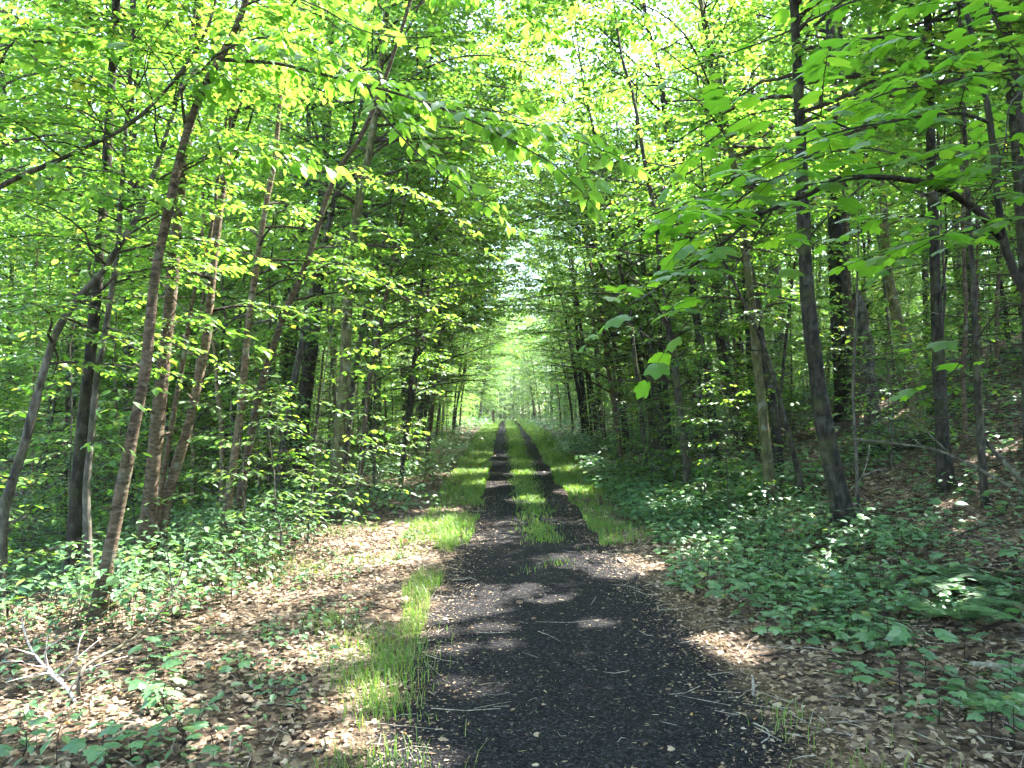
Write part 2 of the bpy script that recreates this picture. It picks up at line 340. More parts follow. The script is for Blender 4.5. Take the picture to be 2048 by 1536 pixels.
def carve(P, pad=0.0):
    """True for leaves that stay."""
    keep = np.ones(len(P), bool)
    for i, (c, r) in enumerate(GAPS):
        q = P - c; al = q @ S
        d2 = (q ** 2).sum(1) - al ** 2
        an = np.arctan2(q @ SB, q @ SA); r = r * (1 + .30 * np.sin(2 * an + i * 1.3) + .22 * np.sin(5 * an + i * 2.1))
        keep &= ~((al > .35) & (d2 < (r + pad) ** 2))
    keep &= ((P - CAM) ** 2).sum(1) > 2.6 ** 2
    dx = np.abs(P[:, 0] - xc(P[:, 1])); hh = P[:, 2] - ground(P[:, 0], P[:, 1])
    keep &= ~((dx < 1.9 - .13 * np.maximum(hh - 2.0, 0)) & (hh < 4.0))
    return keep

# ------------------------------------------------------------------ tree growing
def spray_leaves(rng, mb, st, di, ln, droop, tpl, size, spacing, hang=.2, t0=.12, mi=0, flat=.32, keepf=None):
    n = np.maximum(1, np.floor(ln / spacing)).astype(int)
    idx = np.repeat(np.arange(len(st)), n); k = np.arange(len(idx)) - np.repeat(np.cumsum(n) - n, n)
    t = t0 + (1 - t0) * (k + .6 + .5 * rng.random(len(idx))) / (n[idx] + .3)
    last = k == n[idx] - 1
    d = di[idx]; L = ln[idx]
    pos = st[idx] + d * (L * t)[:, None]; pos[:, 2] -= droop[idx] * L * t * t
    perp = unit(np.cross(np.broadcast_to(UP, d.shape), d) + 1e-6)
    side = np.where(k % 2 == 0, 1.0, -1.0); a = np.radians(rng.uniform(35, 78, len(idx))); a = np.where(last, a * .25, a)
    D = d * np.cos(a)[:, None] + perp * (side * np.sin(a))[:, None]
    D[:, 2] -= hang * rng.uniform(.2, 1.8, len(idx)) + droop[idx] * t
    D = unit(D)
    Nn = np.broadcast_to(UP, D.shape) + rng.normal(0, flat, D.shape)
    sz = size * rng.uniform(.42, 1.2, len(idx))
    pos = pos + D * (.15 * sz)[:, None]
    if keepf is not None:
        kp = keepf(pos + D * (.5 * sz)[:, None], .38 * sz); pos, D, Nn, sz = pos[kp], D[kp], Nn[kp], sz[kp]
    put(mb, tpl, pos, D, Nn, sz, mi)
def head(az, sl): return np.stack([np.cos(az) * np.cos(sl), np.sin(az) * np.cos(sl), np.sin(sl)], -1)
def bough(rng, mb, pts, r0, sub=.6, leaf=.09, spacing=.07, tpl=T_OVATE, hang=.2, start=.15, gap_=.17, twigs=True, keepf=None, sides=5, droop=.2, wood_mi=1, flat=.32, wood=True, bare=0):
    """a limb along pts with side shoots, twigs and leaves (leaves in slot 0, wood in slot 1)"""
    pts = np.asarray(pts, float); n = max(6, len(pts)); p = smooth_pts(pts, n) if len(pts) < 6 else pts
    L = np.linalg.norm(np.diff(p, axis=0), axis=1).sum()
    if wood: tube(mb, p, np.linspace(r0, max(.0025, r0 * .18), len(p)), sides, wood_mi)
    m = max(3, int(L * (1 - start) / gap_))
    t = start + (1 - start) * (np.arange(m) + rng.random(m) * .7) / m
    fi = t * (len(p) - 1); i = np.minimum(fi.astype(int), len(p) - 2); fr = (fi - i)[:, None]
    st = p[i] * (1 - fr) + p[i + 1] * fr; tn = unit(p[i + 1] - p[i])
    az = np.arctan2(tn[:, 1], tn[:, 0]) + np.where(np.arange(m) % 2 == 0, 1, -1) * np.radians(rng.uniform(30, 68, m))
    sl = rng.uniform(-.12, .30, m)
    ln = sub * (1.12 - .75 * t) * rng.uniform(.55, 1.2, m)
    di = head(az, sl)
    st = np.vstack([st, p[-1:]]); di = np.vstack([di, tn[-1:]]); ln = np.r_[ln, sub * .4]; dr = np.full(len(ln), droop) * rng.uniform(.5, 1.5, len(ln))
    def at(st, di, ln, dr, t):
        q = st + di * (ln * t)[:, None]; q = q.copy(); q[:, 2] -= dr * ln * t * t; return q
    if wood:
        q1 = at(st, di, ln, dr, np.full(len(ln), .5)); q2 = at(st, di, ln, dr, np.ones(len(ln)))
        rr = np.maximum(.0025, .006 * ln)
        kk = keepf(q1) if keepf is not None else np.ones(len(st), bool)
        prisms(mb, st[kk], q1[kk], rr[kk], rr[kk] * .7, wood_mi); prisms(mb, q1[kk], q2[kk], rr[kk] * .7, rr[kk] * .3, wood_mi)
    if bare: return
    spray_leaves(rng, mb, st, di, ln, dr, tpl, leaf, spacing, hang, keepf=keepf, flat=flat)
    if twigs:
        nt_ = np.maximum(1, np.floor(ln / .17)).astype(int)
        idx = np.repeat(np.arange(len(ln)), nt_); k = np.arange(len(idx)) - np.repeat(np.cumsum(nt_) - nt_, nt_)
        tt = .2 + .75 * (k + rng.random(len(idx))) / nt_[idx]
        ts = at(st[idx], di[idx], ln[idx], dr[idx], tt)
        az2 = np.arctan2(di[idx, 1], di[idx, 0]) + np.where(k % 2 == 0, 1, -1) * np.radians(rng.uniform(30, 70, len(idx)))
        td = head(az2, rng.uniform(-.25, .15, len(idx))); tl = np.clip(.55 * ln[idx] * (1.1 - .6 * tt), .10, .6) * rng.uniform(.7, 1.2, len(idx))
        if keepf is not None: kk = keepf(ts); ts, td, tl = ts[kk], td[kk], tl[kk]
        if wood: prisms(mb, ts, ts + td * tl[:, None] - UP * (.2 * tl)[:, None], .0025, .001, wood_mi)
        spray_leaves(rng, mb, ts, td, tl, np.full(len(tl), .2), tpl, leaf, spacing, hang, keepf=keepf, flat=flat)
def limb_pts(rng, base, az, L, el, droop, n=7):
    t = np.linspace(0, 1, n); h = np.array([cos(az), sin(az), 0])
    p = base + np.outer(t * L * cos(el), h); p[:, 2] += L * (sin(el) * t - droop * t * t)
    wob = np.cumsum(rng.normal(0, .03 * L, (n, 3)), 0) * np.array([1, 1, .6]); wob -= wob[0]
    return p + wob * .7
def crown(rng, mb, tp, tr, nl, base, R, el0=15, el1=55, droop=.22, sub=.6, leaf=.09, spacing=.075, tpl=T_OVATE, face=None, bias=0, low=1.0, keepf=None, hang=.2, twigs=True, top=.98, gap_=.2, flat=.32, azkeep=None, wood=True, shrink=.72):
    """limbs up a trunk (points tp, radii tr); face/bias lengthen the limbs that reach towards azimuth face"""
    n = len(tp)
    for i in range(nl):
        h = base + (top - base) * (i + rng.random()) / nl
        fi = h * (n - 1); k = min(int(fi), n - 2); b = tp[k] + (tp[k + 1] - tp[k]) * (fi - k); r = tr[k]
        az = i * 2.39996 + rng.uniform(-.5, .5)
        rel = (h - base) / (top - base)
        L = R * (low + (1 - low) * min(1, rel * 2.2)) * (1 - shrink * max(0, rel - .35) / .65) * rng.uniform(.7, 1.15)
        if face is not None:
            c = cos(az - face); L *= 1 + bias * (c if c > 0 else .35 * c)
        if azkeep is not None and not azkeep(az, h): continue
        el = radians(el0 + (el1 - el0) * rel + rng.uniform(-17, 17))
        lp = limb_pts(rng, b, az, L, el, droop)
        if keepf is not None:                          # a limb never crosses a sun gap: turn it, else leave it out
            for tr_ in range(6):
                if gapfree(smooth_pts(lp, 20)): break
                az += rng.uniform(.4, 1.6); L *= .93; lp = limb_pts(rng, b, az, L, el, droop)
            else: continue
        bough(rng, mb, lp, min(r * .45, .012 + .011 * L), sub, leaf, spacing, tpl, hang, .18, gap_, twigs, keepf, flat=flat, wood=wood)
    bough(rng, mb, np.array([tp[-1], tp[-1] + np.array([.1, .05, .35])]), max(.004, tr[-1]), sub * .6, leaf, spacing, tpl, hang, .0, gap_, twigs, keepf, flat=flat, wood=wood)
def trunk_line(rng, H, lean=(0, 0), wob=.05, n=16):
    t = np.linspace(0, 1, n); p = np.zeros((n, 3)); p[:, 2] = t * H
    p[:, 0] += lean[0] * H * t ** 1.3; p[:, 1] += lean[1] * H * t ** 1.3
    w_ = np.cumsum(rng.normal(0, wob, (n, 2)), 0); w_ -= w_[0]; p[:, :2] += w_ * np.linspace(.2, 1, n)[:, None]
    return p
def taper(r0, n, top=.15): return r0 * (1 - (1 - top) * np.linspace(0, 1, n) ** .9)

TREES = []                                            # every tree placed: (x, y) for spacing
def tree_obj(name, root_loc, trunk_mb, crown_mb, bark, leafm, label, cat, group=None, extra=None, local=True):
    o = empty(name, root_loc); tag(o, label, cat, group)
    org = np.asarray(root_loc, float)
    link('trunk', trunk_mb.mesh('trunk', [M[bark]], (0,), None if local else org), o)
    if crown_mb is not None: link('crown', crown_mb.mesh('crown', [M[leafm], M['twig']], (1,), None if local else org), o)
    for nm, mb, mats, sm in (extra or []):
        link(nm, mb.mesh(nm, mats, sm, None if local else org), o)
    return o
def copy_tree(o, loc, rz, s, label, group):
    c = o.copy(); C.objects.link(c); c.location = loc; c.rotation_euler = (0, 0, rz); c.scale = (s, s, s)
    c['label'] = label; c['group'] = group
    for ch in o.children:
        d = ch.copy(); C.objects.link(d); d.parent = c
    return c

# ------------------------------------------------------------------ the trees one can point at
def ptrunk(px, H, d=None, base=None, dtop=None, n=22, lift=0.0):
    """trunk points through picture positions px, standing on the ground, carried on above the frame to height H"""
    g = ghit(*px[0]) if base is None else np.array([base[0], base[1], float(ground(*base))])
    d0 = g[1] if d is None else d
    d1 = d0 if dtop is None else dtop
    ks = np.linspace(0, 1, len(px))
    P = [unproj(q[0], q[1], d0 + (d1 - d0) * k) for q, k in zip(px, ks)]
    if base is None and d is None: P[0] = g
    else: P = [g] + P
    P[0] = P[0] - UP * .12
    P = np.array(P)
    top = P[-1]
    if H is not None and top[2] < P[0][2] + H:
        di = unit(P[-1] - P[-3]); di = unit(di * .6 + UP * .5)
        need = P[0][2] + H - top[2]
        P = np.vstack([P, top + di * need * .5, top + unit(di * .5 + UP * .5) * need])
    return smooth_pts(P, n)
HRNG = np.random.default_rng(11)
def hero(label, px, r, bark, H, cr=None, leafm='leaf', cat='tree', name='tree', d=None, base=None, dtop=None, boughs=(), limbs=(), group=None, stems=(), top=.15, seed=0, rough=.03):
    rng = np.random.default_rng(100 + seed)
    tp = ptrunk(px, H, d, base, dtop); dist = tp[1][1]
    r0 = r / F * dist
    tr = taper(r0, len(tp), top)
    fp = smooth_pts(tp, 54); fr_ = np.interp(np.linspace(0, 1, 54), np.linspace(0, 1, len(tp)), tr)
    fr_ = fr_ * (1 + .05 * np.sin(np.arange(54) * .9 + seed) + rng.normal(0, .02, 54))
    t = MB(); tube(t, fp, fr_, 12, 0, rough, rng, flare=r0 > .035)
    for i in range(int(rng.integers(3, 7))):           # broken stubs and knots
        k = int(rng.integers(6, 30)); az = rng.uniform(0, 6.28); L = rng.uniform(.04, .22); q = fp[k] + np.array([cos(az), sin(az), .35])[None] * np.linspace(.3 * fr_[k], fr_[k] + L, 4)[:, None]
        tube(t, q, np.linspace(fr_[k] * .32, fr_[k] * .12 + .003, 4), 6, 0, .06, rng)
    c = MB(); TREES.append((tp[0][0], tp[0][1], .9))
    if cr: crown(rng, c, tp, tr, keepf=carve, **cr)
    for sp_, sr in stems:
        q = ptrunk(sp_, H * .9, d); r1 = sr / F * dist; rr = taper(r1, len(q), top); tube(t, q, rr, 8, 0, rough, rng)
        if cr:
            k2 = dict(cr); k2['nl'] = max(6, cr['nl'] // 2); crown(rng, c, q, rr, keepf=carve, **k2)
    for b in boughs:                                   # boughs given by picture position and depth
        kw = dict(b[1]); pts = np.array([unproj(*q) for q in b[0]])
        bough(rng, c, smooth_pts(pts, 14), kw.pop('r'), **kw)
    for lp, lr in limbs:
        pts = np.array([unproj(*q) for q in lp]); tube(t, smooth_pts(pts, 12), np.linspace(lr, lr * .4, 12), 7, 0, rough, rng)
    base_loc = tp[0] + UP * .12
    return tree_obj(name, base_loc, t, c if c.v else None, bark, leafm, label, cat, group, local=False)

def D0(px, py, d): p = unproj(px, py, d); return (float(p[0]), d)
BIRCH = dict(sub=.42, leaf=.118, spacing=.040, tpl=T_BIRCH, hang=.5, gap_=.10, start=.10, flat=.3)
def away(az, h): return True
CR_S = dict(nl=32, base=.32, R=2.0, el0=8, el1=50, sub=.6, leaf=.088, spacing=.043, low=.6, gap_=.14, hang=.12, flat=.24)
CR_M = dict(nl=40, base=.26, R=2.5, el0=8, el1=50, sub=.7, leaf=.09, spacing=.045, low=.6, gap_=.155, hang=.12, flat=.24)
CR_T = dict(nl=42, base=.36, R=3.4, el0=10, el1=55, sub=.95, leaf=.12, spacing=.06, low=.7, gap_=.21, tpl=T_HEX, hang=.12, flat=.26)
# left of the path
hero('slender brown birch nearest on the left, its long bough arching over the path',
     [(190, 1242), (216, 1120), (240, 1000), (262, 880), (285, 780), (300, 650), (312, 540), (335, 430), (352, 350), (372, 270), (395, 200), (432, 130), (470, 60), (492, 0), (510, -90)], 14, 'bark_birch', 8.5,
     dict(nl=14, base=.62, R=1.9, el0=15, el1=55, sub=.5, leaf=.088, spacing=.055, tpl=T_BIRCH, low=.8, hang=.3, gap_=.15), 'leaf_birch', name='birch_tree',
     boughs=[([(448, 120, 6.0), (490, 122, 5.8), (560, 128, 5.5), (640, 148, 5.3), (740, 172, 5.1), (850, 205, 4.9), (940, 240, 4.8), (1030, 285, 4.7), (1110, 330, 4.65), (1165, 385, 4.65)], dict(r=.017, **BIRCH)),
             ([(735, 172, 5.1), (755, 215, 5.0), (800, 270, 4.95), (860, 330, 4.9), (920, 378, 4.85), (985, 420, 4.85)], dict(r=.009, **BIRCH)),
             ([(880, 215, 4.9), (960, 235, 4.8), (1060, 250, 4.75), (1150, 280, 4.75), (1230, 310, 4.75)], dict(r=.007, **BIRCH)),
             ([(372, 270, 6.0), (364, 200, 5.9), (368, 165, 5.9), (405, 140, 5.8), (440, 105, 5.7), (520, 75, 5.5), (600, 90, 5.3), (670, 125, 5.2)], dict(r=.014, **BIRCH)),
             ([(352, 350, 6.0), (420, 315, 5.9), (480, 300, 5.7), (560, 315, 5.5), (640, 330, 5.4)], dict(r=.008, **BIRCH)),
             ([(500, -60, 6.0), (640, -110, 6.4), (800, -90, 6.9), (930, -40, 7.3), (1040, 20, 7.6), (1120, 70, 7.8)], dict(r=.014, **dict(BIRCH, sub=.6))),
             ([(800, -90, 6.9), (960, -110, 7.2), (1120, -70, 7.6), (1240, 0, 8), (1300, 70, 8.2)], dict(r=.010, **dict(BIRCH, sub=.6))),
             ([(318, 560, 6.0), (350, 600, 5.8), (400, 640, 5.6), (450, 668, 5.45), (505, 690, 5.35)], dict(r=.006, sub=.25, leaf=.10, spacing=.05, tpl=T_BIRCH, hang=.15, gap_=.12, start=.3, flat=.2)),
             ([(290, 760, 6.0), (270, 775, 5.8), (240, 785, 5.6), (215, 800, 5.5)], dict(r=.005, sub=.3, leaf=.11, spacing=.07, tpl=T_BIRCH, hang=.35, gap_=.14, start=.3)),
             ([(262, 900, 6.0), (240, 890, 5.7), (210, 880, 5.5), (190, 885, 5.3)], dict(r=.005, sub=.28, leaf=.11, spacing=.07, tpl=T_BIRCH, hang=.35, gap_=.14, start=.3)),
             ([(340, 420, 6.0), (300, 400, 5.8), (240, 400, 5.6), (190, 380, 5.5), (140, 345, 5.4)], dict(r=.008, **BIRCH)),
             ([(490, 10, 6.0), (560, -10, 5.6), (640, 15, 5.3), (720, 60, 5.0), (800, 75, 4.8), (880, 72, 4.7)], dict(r=.010, sub=.4, leaf=.10, spacing=.06, tpl=T_MAPLE, hang=.3, gap_=.15, start=.1))], seed=1)
hero('thick straight brown trunk just behind the nearest left birch', [(292, 1088), (305, 950), (318, 820), (330, 700), (342, 600), (350, 480), (366, 340), (385, 200), (398, 60)], 15, 'bark_birch', 14, CR_T, name='birch_tree', d=8.6, base=D0(292, 1088, 8.6), seed=2)
hero('sunlit pale brown trunk leaning right, blotched dark, left of centre', [(325, 1048), (345, 960), (372, 870), (395, 770), (412, 690), (420, 600), (432, 480), (442, 400), (454, 330), (470, 200)], 11, 'bark_birch', 12, CR_M, name='birch_tree', d=9.0, base=D0(325, 1048, 9.0), seed=3)
hero('thin stem rising close against the sunlit pale brown leaning trunk', [(316, 1035), (335, 900), (352, 800), (372, 690), (385, 600), (420, 470), (436, 360)], 6, 'bark_birch', 8, CR_S, name='birch_tree', d=8.9, base=D0(316, 1035, 8.9), seed=4)
hero('slim upright trunk left of a matching slanted one, mid left', [(456, 1015), (468, 920), (482, 820), (490, 720), (500, 620), (515, 520), (530, 420), (548, 330), (560, 200)], 9, 'bark_birch', 11, CR_M, d=10, base=D0(456, 1015, 10), seed=5)
hero('slim trunk slanting up to the right through the leaves, mid left', [(482, 998), (500, 880), (525, 760), (548, 690), (580, 600), (612, 530), (640, 440), (664, 365), (700, 300), (745, 225)], 9, 'bark_birch', 11, CR_M, d=10.2, base=D0(482, 998, 10.2), seed=6,
     boughs=[([(640, 440, 11.5), (700, 360, 10.5), (760, 365, 9.8), (820, 390, 9.2), (880, 420, 8.9), (930, 460, 8.7), (988, 525, 8.5)], dict(r=.012, sub=.5, leaf=.09, spacing=.055, gap_=.15, start=.2, flat=.22)),
             ([(590, 590, 11), (650, 530, 10), (720, 540, 9.5), (790, 585, 9.2), (850, 620, 9), (930, 655, 8.8), (1008, 692, 8.7)], dict(r=.012, sub=.45, leaf=.09, spacing=.05, gap_=.14, start=.25, flat=.2))])
hero('greenish mossy straight trunk standing alone left of the path, middle distance', [(668, 1003), (678, 880), (690, 760), (693, 640), (700, 530), (715, 420), (732, 340), (748, 240)], 14, 'bark_moss', 13, CR_T,
     boughs=[([(748, 240, 13), (830, 150, 12.4), (930, 112, 11.8), (1040, 122, 11.4), (1140, 175, 11)], dict(r=.022, sub=1.0, leaf=.10, spacing=.055, gap_=.17)), ([(740, 290, 13), (830, 230, 12.6), (940, 215, 12.2), (1040, 235, 12), (1110, 275, 11.8)], dict(r=.02, sub=1.0, leaf=.10, spacing=.055, gap_=.17))], d=13, base=D0(668, 1003, 13), seed=7)
hero('grey crooked tree bending to the right at the far left edge', [(8, 1015), (38, 930), (75, 790), (100, 700), (125, 640), (160, 592), (195, 555), (225, 515), (262, 450), (300, 370)], 11, 'bark_grey', 7, CR_S, d=6.8, base=D0(8, 1015, 6.8), seed=8)
hero('thin grey trunk with knots between the crooked tree and the nearest birch', [(178, 1115), (172, 1000), (180, 900), (186, 830), (200, 720), (214, 640), (235, 500), (245, 350)], 8, 'bark_grey', 8, CR_S, d=7.2, base=D0(178, 1115, 7.2), seed=9)
hero('stout blackish trunk standing lower down behind the nearest left birch', [(140, 1200), (150, 1050), (160, 900), (170, 800), (190, 620), (205, 420), (215, 300)], 13, 'bark_dark', 14, CR_T, d=8.2, base=D0(140, 1200, 8.2), seed=10)
hero('dark rugged trunk in shade left of the mossy straight trunk', [(600, 938), (605, 840), (618, 730), (632, 620), (640, 480)], 17, 'bark_dark', 15, CR_T, d=17, base=D0(600, 938, 17), seed=11)
hero('thin tree leaning in from beyond the left edge of the picture', [(-150, 560), (-60, 420), (0, 370), (70, 345), (130, 312), (185, 288), (300, 215)], 11, 'bark_grey', 6.5, dict(CR_S, base=.6, R=1.4), base=(-4.9, 5.8), d=6.2, seed=12,
     boughs=[([(-60, 420, 6.2), (-20, 180, 5.8), (40, 70, 5.6), (120, 62, 5.4), (200, 72, 5.2)], dict(r=.012, sub=.5, leaf=.12, spacing=.07, tpl=T_MAPLE, gap_=.16)),
             ([(-60, 420, 6.2), (-10, 90, 5.7), (80, 125, 5.5), (150, 165, 5.4), (230, 172, 5.3)], dict(r=.012, sub=.5, leaf=.12, spacing=.07, tpl=T_MAPLE, gap_=.16))])
# right of the path
hero('dark mossy trunk slanting left, the thickest near trunk right of the path', [(1692, 1050), (1672, 960), (1650, 860), (1635, 760), (1622, 660), (1611, 540), (1606, 420), (1602, 300), (1597, 180), (1590, 40), (1585, -60)], 19, 'bark_dark', 10.5, dict(CR_T, base=.42), seed=21)
hero('thin pale yellowish trunk left of the thick dark mossy one', [(1545, 1015), (1532, 900), (1522, 800), (1512, 700), (1503, 600), (1490, 500), (1475, 380), (1462, 300), (1440, 220), (1425, 150)], 11, 'bark_moss', 11, CR_M, seed=22,
     boughs=[([(1440, 220, 10.5), (1370, 70, 10), (1270, 5, 9.5), (1170, 20, 9.2), (1070, 85, 9)], dict(r=.018, sub=.8, leaf=.095, spacing=.05, gap_=.15)), ([(1455, 270, 10.5), (1380, 190, 10.2), (1290, 170, 10), (1200, 190, 9.8), (1120, 240, 9.6)], dict(r=.014, sub=.8, leaf=.095, spacing=.05, gap_=.15))])
MOOSE = dict(sub=.68, leaf=.106, spacing=.056, tpl=T_MOOSE, hang=.18, gap_=.105, start=.16, flat=.2, droop=.25, twigs=False)
hero('dark young maple at the right edge spreading big leaves on arching limbs toward the path',
     [(2120, 760), (2060, 610), (2012, 500), (1998, 420), (1990, 330), (1978, 230), (1962, 150), (1945, 70), (1925, 0), (1895, -90)], 13, 'bark_dark', 5.2,
     dict(nl=7, base=.80, R=1.0, el0=15, el1=50, sub=.5, leaf=.16, spacing=.13, tpl=T_MOOSE, gap_=.2), 'leaf_maple', name='maple_tree', base=(3.35, 4.1), d=4.0, seed=23, rough=.015,
     boughs=[([(2000, 475, 4.0), (1965, 430, 3.95), (1900, 385, 3.9), (1830, 360, 3.85), (1750, 354, 3.8), (1680, 355, 3.7), (1640, 380, 3.65), (1580, 402, 3.55), (1500, 440, 3.5), (1430, 500, 3.45), (1350, 555, 3.4), (1260, 610, 3.35)], dict(r=.021, **dict(MOOSE, start=.42))),
             ([(1640, 352, 3.7), (1570, 350, 3.6), (1510, 378, 3.5), (1450, 420, 3.45), (1390, 470, 3.4)], dict(r=.007, **MOOSE)),
             ([(1978, 245, 4.0), (1930, 228, 3.9), (1870, 228, 3.85), (1800, 240, 3.75), (1700, 258, 3.65), (1600, 290, 3.55), (1530, 330, 3.5)], dict(r=.010, **MOOSE)),
             ([(1972, 178, 4.0), (1935, 156, 3.9), (1880, 168, 3.8), (1800, 178, 3.7), (1710, 210, 3.6)], dict(r=.008, **MOOSE)),
             ([(1545, 420, 3.55), (1480, 520, 3.5), (1420, 600, 3.5), (1370, 650, 3.5)], dict(r=.005, **MOOSE)),
             ([(1700, 258, 3.65), (1600, 220, 3.6), (1500, 230, 3.6), (1420, 280, 3.6)], dict(r=.005, **MOOSE)),
             ([(1962, 150, 4.0), (1880, 90, 4.1), (1780, 70, 4.2), (1680, 100, 4.3)], dict(r=.006, **MOOSE)),
             ([(1900, 385, 3.9), (1840, 330, 3.8), (1760, 300, 3.7), (1680, 300, 3.6), (1580, 340, 3.5)], dict(r=.006, **MOOSE)),
             ([(1750, 354, 3.8), (1690, 400, 3.75), (1640, 450, 3.7), (1590, 510, 3.65)], dict(r=.006, **MOOSE)),
             ([(1978, 245, 4.0), (2000, 330, 3.8), (1960, 400, 3.7), (1900, 460, 3.6), (1830, 500, 3.55)], dict(r=.006, **MOOSE)),
             ([(2005, 480, 4.0), (1960, 455, 4.1), (1890, 440, 4.3), (1820, 432, 4.4), (1740, 450, 4.5)], dict(r=.007, **MOOSE)),
             ([(2040, 560, 4.05), (2075, 430, 3.9), (2060, 340, 3.7), (2035, 280, 3.5), (1990, 300, 3.4)], dict(r=.007, **MOOSE)),
             ([(1945, 60, 4.0), (1960, 0, 3.8), (2000, 60, 3.6), (2040, 110, 3.4)], dict(r=.006, **MOOSE)),
             ([(2060, 610, 4.05), (2000, 620, 4.0), (1940, 700, 4.2), (1890, 760, 4.4), (1850, 770, 4.5)], dict(r=.006, sub=.4, leaf=.14, spacing=.14, tpl=T_MOOSE, hang=.12, gap_=.2, start=.3, flat=.15)),
             ([(1935, 20, 4.0), (1840, -30, 3.9), (1700, 5, 3.7), (1560, 70, 3.5), (1450, 110, 3.4), (1370, 138, 3.35)], dict(r=.009, **dict(MOOSE, sub=.3, gap_=.3))),
             ([(1990, 350, 4.0), (2010, 290, 4.2), (2020, 210, 4.4), (2060, 170, 4.5)], dict(r=.006, **MOOSE))])
hero('rough grey trunk cut by the right edge of the picture behind the young maple', [(2070, 900), (2062, 600), (2044, 380), (2035, 260), (2025, 150), (2010, 60), (1995, -30)], 20, 'bark_grey', 15, CR_T, base=(6.6, 9.4), d=9.3, seed=24)
hero('broken grey snag on the leafy slope at right', [(1752, 862), (1738, 780), (1732, 700), (1722, 630), (1710, 585)], 18, 'bark_grey', None, None, name='snag', top=.65, seed=25, rough=.09)
hero('crooked bare lower trunk bending left beside the broken snag', [(1838, 872), (1828, 770), (1815, 690), (1790, 620), (1776, 540), (1769, 450), (1765, 380), (1755, 310)], 13, 'bark_moss', 9, dict(CR_S, base=.6), seed=26)
hero('straight trunk on the slope near the right edge, patched with lichen', [(1893, 985), (1885, 880), (1878, 740), (1872, 600), (1868, 450), (1862, 330), (1860, 200)], 13, 'bark_dark', 14, CR_T, seed=27)
hero('big dark trunk right behind the thick mossy one, left of a close twin', [(1690, 835), (1682, 700), (1672, 560), (1668, 400), (1665, 250)], 17, 'bark_dark', 17, CR_T, seed=28)
hero('slimmer dark twin standing against the big dark trunk', [(1710, 832), (1700, 700), (1694, 600), (1690, 460), (1685, 250)], 11, 'bark_dark', 14, CR_T, seed=29)
hero('clump of dark leaning stems close to the right verge, nearer of two clumps', [(1332, 935), (1318, 800), (1302, 690), (1292, 600), (1284, 500)], 10, 'bark_dark', 10, dict(CR_M, face=pi, bias=.5), name='clump_tree', seed=30,
     stems=[([(1312, 925), (1300, 820), (1280, 720), (1255, 640), (1232, 580), (1195, 515)], 8), ([(1322, 930), (1308, 780), (1288, 680), (1264, 615), (1240, 540)], 7), ([(1340, 930), (1335, 820), (1322, 700), (1318, 560)], 7)])
hero('clump of dark leaning stems close to the right verge, farther of two clumps', [(1176, 882), (1165, 780), (1156, 690), (1150, 610), (1145, 520)], 7, 'bark_dark', 10, dict(CR_M, face=pi, bias=.5), name='clump_tree', seed=31,
     stems=[([(1170, 882), (1158, 790), (1142, 700), (1128, 620), (1110, 540)], 5), ([(1198, 886), (1184, 790), (1166, 690), (1152, 580), (1140, 500)], 6), ([(1208, 884), (1198, 780), (1190, 660)], 5)])
hero('slim light brown trunk leaning left between the two stem clumps and the thin pale trunk', [(1404, 885), (1385, 790), (1362, 710), (1345, 640), (1335, 520)], 8, 'bark_birch', 11, CR_M, seed=32)
hero('dark straight trunk in shade left of the thin pale yellowish one', [(1484, 892), (1465, 800), (1444, 700), (1432, 600), (1425, 450)], 12, 'bark_dark', 14, CR_T, seed=33)
hero('broad grey green trunk far back between the thin pale trunk and the thick mossy one', [(1574, 800), (1562, 680), (1552, 580), (1546, 400)], 17, 'bark_grey', 18, CR_T, seed=34)
hero('thin dark stem slanting steeply left in front of the thin pale trunk', [(1612, 1005), (1590, 920), (1560, 800), (1530, 700), (1490, 610), (1440, 500)], 6, 'bark_dark', 6, dict(CR_S, nl=16), seed=35)
hero('whip thin pole just right of the thick dark mossy trunk', [(1716, 1030), (1712, 900), (1706, 780), (1712, 650), (1716, 520)], 4, 'bark_grey', 5, dict(CR_S, nl=12, R=1.2, base=.6), cat='sapling', name='sapling', seed=36)
# a hemlock with thin bare lower branches
def hemlock(label, px, r, H, seed, base=None, d=None, R=1.9, bare=.45):
    rng = np.random.default_rng(seed)
    tp = ptrunk(px, H, d, base, n=26) if px is not None else np.array([base[0], base[1], float(ground(*base))]) + trunk_line(rng, H, wob=.02, n=26)
    dist = max(4, tp[1][1]); r0 = r / F * dist; tr = taper(r0, len(tp), .12); TREES.append((tp[0][0], tp[0][1], .9))
    t = MB(); tube(t, tp, tr, 8, 0, .03, rng); c = MB(); nl = 70
    for i in range(nl):
        h = .10 + .88 * (i + rng.random()) / nl; fi = h * (len(tp) - 1); k = min(int(fi), len(tp) - 2); b = tp[k] + (tp[k + 1] - tp[k]) * (fi - k)
        az = i * 2.39996 + rng.uniform(-.6, .6); L = R * (1.05 - .9 * h) * rng.uniform(.55, 1.1)
        bough(rng, c, limb_pts(rng, b, az, L, radians(8), .28), .007, .5, .055, .018, T_SLIVER, .1, .25, .10, False, carve, 4, .3, flat=.15, bare=rng.random() < .75 if h < bare else False)
    o = tree_obj('hemlock_tree', tp[0], t, c, 'bark_dark', 'needle', label, 'tree', None, local=False); return o
hemlock('thin dark hemlock with bare twiggy lower branches near the right edge', [(1972, 1015), (1962, 900), (1955, 760), (1950, 640), (1945, 540), (1938, 440)], 8, 8.5, 41)
hemlock('young dark hemlock in deep shade behind the slim slanting trunk, mid left', None, 7, 7.0, 42, base=(-5.6, 18.5), bare=.2, R=2.4)
